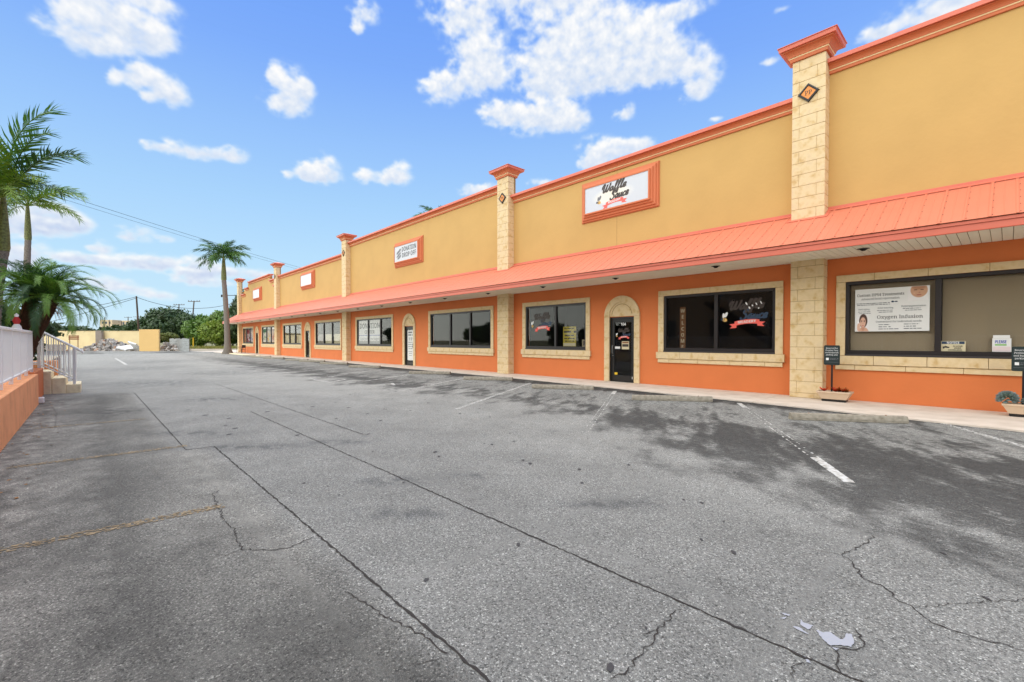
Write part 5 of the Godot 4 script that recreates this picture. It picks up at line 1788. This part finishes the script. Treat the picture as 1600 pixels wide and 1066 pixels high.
	var fresh := crown_mesh(3.4, 3.6, 3.4, 120, 90, 0.42, 83, M.tree_fresh)
	var T := [[dark, 12.0, -118.5, 1.0, 1.05, "broad dark tree between the cross-armed poles"], [dark, 8.4, -121.0, 0.75, 0.72, "low dark tree just left of the bare leaning pole"], [dark, 14.6, -114.0, 0.6, 0.85, "dark tree at the foot of the pole with one cross-arm"],
		[mid, 17.0, -108.5, 0.85, 0.9, "mid green bushy tree right of the cross-armed pole"], [fresh, 18.2, -103.5, 0.8, 0.78, "yellow-green tree just left of the royal palm trunk"], [mid, 20.6, -104.0, 0.85, 1.12, "tall green tree half hidden by the royal palm"], [dark, 23.5, -100.5, 0.95, 1.5, "tall dark tree showing between royal palm and plaza"], [fresh, 16.6, -111.5, 0.7, 0.72, "pale green tree behind the yellow bollard"],
		[dark, -3.0, -138.0, 1.2, 0.55, "dark tree band above the cream wall, behind the date palm"], [dark, -9.0, -140.0, 1.0, 0.55, "dark tree above the left end of the cream wall"], [dark, 4.0, -142.0, 0.9, 0.42, "low distant dark tree above the middle of the cream wall"], [dark, 0.5, -150.0, 1.0, 0.45, "low dark tree beyond the rubble"]]
	for i in T.size():
		var t = T[i]
		tree("background_tree", Vector3(t[1], 0, t[2]), t[0], Vector3(t[3], t[4], t[3]), 0.3 if i >= 3 and i <= 7 else 1.0, t[5], "tree", "trees beyond the car park", i * 0.9)
	var far := crown_mesh(9.0, 3.0, 5.0, 90, 70, 0.9, 84, M.tree_dark)
	for i in 9:
		tree("distant_tree", Vector3(-18 + i * 12.0, 0, -178.0 + i * 7.0), far, Vector3(1.0, 0.6 + 0.1 * (i % 3), 1.0), 1.0, ["low distant tree at the left end of the skyline", "distant tree behind the date palm fronds", "distant tree behind the cream wall's left half", "distant tree behind the grey column", "distant tree behind the rubble heap", "distant tree behind the bare leaning pole", "distant tree behind the broad dark tree", "distant tree behind the pole by the yellow post", "distant tree behind the royal palm"][i], "tree", "distant trees on the skyline", i * 0.7)
	for i in 8:
		tree("roadside_tree", Vector3(-34 - (i * 7.3 - 26.0 * int(i / 4)), 0, -70.0 - i * 12.0), mid if i % 2 else dark, Vector3(0.8, 0.62, 0.8), 1.2, "tree across the road, seen only mirrored in the shop windows", "tree", "trees mirrored in the shop windows", i * 1.1)
	var bush := crown_mesh(1.5, 1.0, 1.4, 50, 80, 0.16, 85, M.bush_olive)
	tree("round_bush", Vector3(9.2, 0.9, -91.8), bush, Vector3(0.95, 0.8, 0.95), 0.4, "rounded olive bush between the gold wall and corrugated fence", "bush", "")
	# verge of dry grass
	var vb := MB.new()
	rng.seed = 91
	for i in 5200:
		var u := rng.randf()
		var p := Vector3(11.5, 0, -100.5).lerp(Vector3(27.0, 0, -91.0), u) + Vector3(rng.randf_range(-2.2, 2.2), 0, rng.randf_range(-3.5, 3.5))
		var h := rng.randf_range(0.15, 0.6)
		var a := rng.randf() * TAU
		var s := Vector3(cos(a), 0, sin(a)) * 0.05
		vb.tint = Color(1, 1, 1).lerp(Color(0.55, 0.85, 0.5), rng.randf() * rng.randf()) * rng.randf_range(0.8, 1.2)
		vb.poly([p - s, p + s, p + Vector3(rng.randf_range(-0.15, 0.15), h, rng.randf_range(-0.15, 0.15))], Vector3(0.3, 0.5, 0.8))
	stuff(tag(obj("grass", vb, M.grass_dry), "verge of dry yellowish grass in front of the green trees", "grass"))

# ------------------------------------------------------------------ the far end
func cable(label: String, a: Vector3, b: Vector3, sag: float, r: float) -> void:
	var mb := MB.new()
	var pts := []
	var rad := []
	for i in 25:
		var t := i / 24.0
		pts.append(a.lerp(b, t) - Vector3(0, 4.0 * sag * t * (1.0 - t), 0))
		rad.append(r)
	mb.tube(pts, rad, 5)
	tag(obj("overhead_cable", mb, M.cable), label, "cable")

func pole(at: Vector3, top: Vector3, r: float, m: Material, arms: Array, label: String) -> void:
	var o := group_at("utility_pole", at)
	tag(o, label, "utility pole", "utility poles beyond the car park")
	var mb := MB.new()
	mb.tube([at, top], [r, r * 0.75], 10)
	obj("shaft", mb, m, o)
	for a in arms:   # height below the top, half length
		mb = MB.new()
		var R := Vector3(0.735, 0, 0.678)
		var c: Vector3 = top - Vector3(0, a[0], 0)
		mb.cbox(c, Vector3(a[1] * 2.0, 0.13, 0.12), 0.01, Basis(R, Vector3.UP, R.cross(Vector3.UP)))
		obj("crossarm", mb, m, o)
		for s in [-0.9, -0.45, 0.5, 0.9]:
			mb = MB.new()
			mb.tube([c + R * a[1] * s + Vector3(0, 0.06, 0), c + R * a[1] * s + Vector3(0, 0.26, 0)], [0.05, 0.06], 6)
			obj("insulator", mb, M.pole_grey, o)

func wall_run(called: String, a: Vector3, b: Vector3, h: float, th: float, m: Material, label: String, courses: bool) -> Node3D:
	var o := group_at(called, (a + b) / 2)
	tag(o, label, "wall")
	var d := (b - a)
	var L := d.length()
	d /= L
	var B := Basis(d, Vector3.UP, d.cross(Vector3.UP))
	var mb := MB.new()
	mb.cbox((a + b) / 2 + Vector3(0, h / 2, 0), Vector3(L, h, th), 0.02, B)
	obj("wall_face", mb, m, o)
	if courses:
		mb = MB.new()
		mb.cbox((a + b) / 2 + Vector3(0, h + 0.03, 0), Vector3(L, 0.058, th + 0.06), 0.01, B)
		obj("coping", mb, m, o)
	return o

func build_far_end() -> void:
	# a pale demolition pad beyond the asphalt
	var mb := MB.new()
	mb.flat(PackedVector2Array([Vector2(-14, -99), Vector2(11.2, -75.5), Vector2(28, -92), Vector2(2, -118)]), 0.006)
	structure(obj("gravel_pad", mb, M.dirt_ground))
	mb = MB.new()
	mb.flat(PackedVector2Array([Vector2(9.6, -72), Vector2(14.5, -64.5), Vector2(36, -84), Vector2(28, -93)]), 0.009)
	structure(obj("side_road", mb, M.concrete))
	wall_run("cream_wall", Vector3(-6.4, 0, -101.2), Vector3(6.6, 0, -89.2), 2.86, 0.25, M.block_cream, "long cream painted block wall behind the rubble", true)
	wall_run("grey_column", Vector3(0.75, 0, -93.9), Vector3(1.45, 0, -93.25), 2.95, 0.4, M.grey_block, "bare grey block column standing in front of the cream wall", false)
	wall_run("gold_wall", Vector3(4.98, 0, -79.85), Vector3(6.95, 0, -78.0), 2.95, 0.25, M.block_gold, "freestanding gold painted wall segment at the right of the rubble", false)
	wall_run("low_wall", Vector3(-5.2, 0, -91.8), Vector3(-2.5, 0, -89.4), 0.9, 0.25, M.grey_block, "low bare block wall behind the stair railing", false)
	var fr := group_at("metal_frame", Vector3(-1.7, 0, -91.4))
	tag(fr, "rusty metal frame with a slatted brown panel before the cream wall", "frame")
	var R := Vector3(0.735, 0, 0.678)
	var B := Basis(R, Vector3.UP, R.cross(Vector3.UP))
	for s in [-0.6, 0.6]:
		mb = MB.new()
		mb.cbox(Vector3(-1.7, 1.1, -91.4) + R * s, Vector3(0.08, 2.2, 0.08), 0.01, B)
		obj("leg", mb, M.rust_metal, fr)
	for k in 3:
		mb = MB.new()
		mb.cbox(Vector3(-1.7, 1.65 + k * 0.22, -91.4), Vector3(1.5, 0.17, 0.06), 0.01, B)
		obj("slat", mb, M.rust_metal, fr)
	# rubble
	rng.seed = 44
	for h in 2:
		var c: Vector3 = [Vector3(2.2, 0, -87.5), Vector3(8.1, 0, -80.2)][h]
		var ext: Vector2 = [Vector2(3.2, 1.7), Vector2(1.5, 1.1)][h]
		var hh: float = [1.65, 1.1][h]
		mb = MB.new()
		for i in [620, 240][h]:
			var u := Vector2(rng.randfn() * 0.42, rng.randfn() * 0.42)
			var y := hh * exp(-u.length_squared() * 2.6) * rng.randf_range(0.15, 1.0)
			if h == 0 and u.x > 0.45:
				y *= 0.4
			var p := c + R * u.x * ext.x * 1.4 + Vector3(-0.678, 0, 0.735) * u.y * ext.y * 1.3 + Vector3(0, y, 0)
			mb.tint = Color(1, 1, 1) * rng.randf_range(0.55, 1.15)
			if rng.randf() < 0.10:
				mb.tint = Color(0.75, 0.5, 0.38)
			var bb := Basis.from_euler(Vector3(rng.randf() * 3, rng.randf() * 6, rng.randf() * 3))
			mb.box(p, Vector3(rng.randf_range(0.12, 0.62), rng.randf_range(0.06, 0.22), rng.randf_range(0.1, 0.4)), bb)
		stuff(tag(obj("rubble", mb, M.rubble), ["large heap of broken concrete in front of the cream wall", "smaller heap of broken concrete between gold wall and corrugated fence"][h], "rubble"))
	for s in [[Vector3(3.9, 0.45, -82.6), Vector3(2.2, 0.22, 1.5), Vector3(0.25, 0.75, 0.12), "flat white concrete slab lying on the rubble"], [Vector3(4.6, 0.62, -81.2), Vector3(1.9, 0.2, 1.2), Vector3(0.3, 0.8, -0.62), "white concrete slab leaning steeply beside the gold wall"], [Vector3(9.0, 0.25, -79.4), Vector3(1.2, 0.3, 0.7), Vector3(0.1, 0.4, 0.1), "pale block lying at the foot of the corrugated fence"]]:
		mb = MB.new()
		mb.cbox(s[0], s[1], 0.03, Basis.from_euler(s[2]))
		tag(obj("concrete_slab", mb, M.white_paint), s[3], "slab", "slabs on the rubble")
	# corrugated fence
	var cf := group_at("corrugated_fence", Vector3(9.1, 0, -78.5))
	tag(cf, "silvery corrugated metal fence beside the smaller rubble heap", "fence")
	var fa := Vector3(8.7, 0, -84.3)
	var fb := Vector3(9.55, 0, -72.9)
	for k in 9:
		mb = MB.new()
		var a := fa.lerp(fb, k / 9.0)
		var b := fa.lerp(fb, (k + 0.99) / 9.0)
		var d := (b - a).normalized()
		var nn := d.cross(Vector3.UP)
		for i in 12:
			var q := []
			for t in [i / 12.0, (i + 1) / 12.0]:
				q.append(a.lerp(b, t) + nn * 0.03 * (1.0 if int(round(t * 12.0)) % 2 else -1.0))
			var top := 1.72 + 0.05 * sin(k * 2.2)
			mb.poly([q[0], q[1], q[1] + Vector3(0, top, 0), q[0] + Vector3(0, top, 0)], -nn)
			mb.poly([q[0] + nn * 0.004, q[1] + nn * 0.004, q[1] + nn * 0.004 + Vector3(0, top, 0), q[0] + nn * 0.004 + Vector3(0, top, 0)], nn)
		obj("metal_sheet", mb, M.galvanised, cf)
	for k in 5:
		mb = MB.new()
		var p := fa.lerp(fb, k / 4.0) + Vector3(0.09, 0, 0)
		mb.tube([p, p + Vector3(0, 1.85, 0)], [0.035, 0.035], 8)
		obj("post", mb, M.pole_grey, cf)
	mb = MB.new()
	mb.tube([Vector3(14.6, 0, -106.0), Vector3(14.6, 2.0, -106.0), Vector3(14.6, 2.08, -106.0)], [0.11, 0.11, 0.02], 10)
	tag(obj("bollard", mb, M.yellow_post), "yellow post at the foot of the cross-armed pole", "bollard")
	# poles and cables
	pole(Vector3(5.95, 0, -95.2), Vector3(5.6, 8.6, -95.5), 0.15, M.pole_wood, [], "bare dark leaning wooden pole rising behind the cream wall")
	pole(Vector3(15.3, 0, -115.1), Vector3(16.0, 9.7, -114.7), 0.15, M.pole_grey, [[0.15, 1.25]], "weathered pole with one cross-arm beside the yellow post")
	pole(Vector3(17.1, 0, -147.6), Vector3(17.3, 11.0, -147.6), 0.16, M.pole_grey, [[0.2, 1.45]], "pole with a wide cross-arm above the broad dark tree")
	pole(Vector3(15.6, 0, -162.6), Vector3(15.7, 10.2, -162.6), 0.2, M.pole_wood, [[0.2, 1.5]], "shorter dark pole with transformer left of the wide cross-arm")
	mb = MB.new()
	mb.tube([Vector3(15.95, 7.0, -162.3), Vector3(15.95, 7.1, -162.3), Vector3(15.95, 8.3, -162.3), Vector3(15.95, 8.4, -162.3)], [0.3, 0.42, 0.42, 0.3], 12)
	tag(obj("transformer", mb, M.pole_grey), "grey transformer can on the shorter dark pole", "transformer")
	var far := [[4.9, -267.8, 11.6, 0, "thin distant pole left of the far buildings"], [6.3, -266.0, 10.4, 0, "thin distant pole just left of the pale far building"], [10.3, -262.8, 9.8, 1.5, "distant pole with short cross-arm above the rubble heap"], [12.4, -260.9, 11.8, 1.7, "distant pole with cross-arm right of the grey column"], [15.3, -258.5, 12.0, 1.6, "distant pole with cross-arm beside the leaning pole"], [19.6, -256.0, 10.9, 1.3, "distant pole with cross-arm right of the leaning pole"]]
	for f in far:
		pole(Vector3(f[0], 0, f[1]), Vector3(f[0], f[2], f[1]), 0.22, M.pole_grey, [[0.3, f[3]]] if f[3] > 0 else [], f[4])
	cable("upper of two parallel cables crossing the sky behind the palms", Vector3(-30, 18.4, -42.0), Vector3(60, 18.0, -128.0), 1.4, 0.022)
	cable("lower of two parallel cables crossing the sky behind the palms", Vector3(-30, 18.0, -42.3), Vector3(60, 17.6, -128.3), 1.4, 0.016)
	cable("sagging cable from the leaning pole to behind the plaza", Vector3(5.62, 8.45, -95.5), Vector3(21.0, 9.1, -91.0), 1.9, 0.035)
	cable("steeper cable from the leaning pole down to the left", Vector3(5.6, 8.3, -95.5), Vector3(-10, 2.6, -103.0), 0.3, 0.035)
	cable("flatter cable from the leaning pole to the left", Vector3(5.6, 8.5, -95.5), Vector3(-10, 4.2, -103.5), 0.3, 0.035)
	cable("low sagging cable in front of the green trees", Vector3(15.4, 5.2, -115.0), Vector3(24.0, 5.4, -95.0), 1.0, 0.03)
	var ba := group_at("antenna_bracket", Vector3(14.0, 6.9, -63.4))
	tag(ba, "dark bracket arm sticking out from the far corner of the plaza", "bracket")
	mb = MB.new()
	mb.tube([Vector3(13.4, 6.95, -63.5), Vector3(11.9, 6.95, -65.2)], [0.04, 0.04], 6)
	obj("arm", mb, M.cable, ba)
	mb = MB.new()
	mb.cbox(Vector3(11.9, 6.9, -65.2), Vector3(0.16, 0.3, 0.16), 0.02)
	obj("lamp_head", mb, M.cable, ba)
	for k in 3:
		var p: Vector3 = [Vector3(8.9, 0, -346), Vector3(17.4, 0, -338), Vector3(22, 0, -336)][k]
		var hb: float = [13.0, 12.6, 9.6][k]
		var o := group_at("far_building", p)
		tag(o, ["pale far building with flat roof just above the cream wall", "second pale far building beside the distant poles", "lowest pale far building near the leaning pole"][k], "building")
		mb = MB.new()
		mb.cbox(p + Vector3(0, hb / 2, 0), Vector3(7.0 - k, hb, 6.0), 0.05, B)
		obj("wall", mb, M.far_cream, o)
		for i in 3:
			mb = MB.new()
			mb.cbox(p + Vector3(0, hb - 1.6, 0) + R * (i - 1) * 1.9 + Vector3(-0.678, 0, 0.735) * 3.0, Vector3(1.0, 1.3, 0.1), 0.02, B)
			obj("window", mb, M.far_window, o)

# ------------------------------------------------------------------ 
func _ready() -> void:
	var cam := Camera3D.new()
	cam.name = "camera"
	add_child(cam)
	cam.position = Vector3(0, 1.47, 0)
	cam.rotation = Vector3(deg_to_rad(-0.94), deg_to_rad(-42.7), 0)
	var near := 0.05
	cam.set_frustum(near * 1066.0 / 715.0, Vector2(0, near * 10.73 / 715.0), near, 3000.0)
	cam.current = true
	var env := Environment.new()
	env.background_mode = Environment.BG_SKY
	env.sky = Sky.new()
	var sky := PanoramaSkyMaterial.new()
	sky.panorama = make_sky()
	env.sky.sky_material = sky
	env.background_energy_multiplier = 0.74
	env.tonemap_mode = Environment.TONE_MAPPER_LINEAR
	env.tonemap_exposure = 1.35
	env.sdfgi_enabled = true
	env.ssao_enabled = true
	env.ssil_enabled = true
	var we := WorldEnvironment.new()
	we.name = "environment"
	we.environment = env
	add_child(we)
	var sun := DirectionalLight3D.new()
	sun.name = "sun"
	sun.light_energy = 1.6
	sun.light_color = Color(0.98, 0.955, 0.87)
	sun.light_angular_distance = 150.0
	sun.shadow_enabled = true
	add_child(sun)
	var el := deg_to_rad(45.0)
	var from := Vector3(-0.93 * cos(el), sin(el), -0.36 * cos(el))
	sun.look_at_from_position(Vector3(0, 50, 0) + from, Vector3(0, 50, 0))
	font_sans.font_names = PackedStringArray(["Droid Sans"])
	font_sans.font_weight = 700
	font_serif.font_names = PackedStringArray(["Droid Serif"])
	make_materials()
	build_ground()
	build_plaza()
	build_terrace()
	build_plants()
	build_far_end()
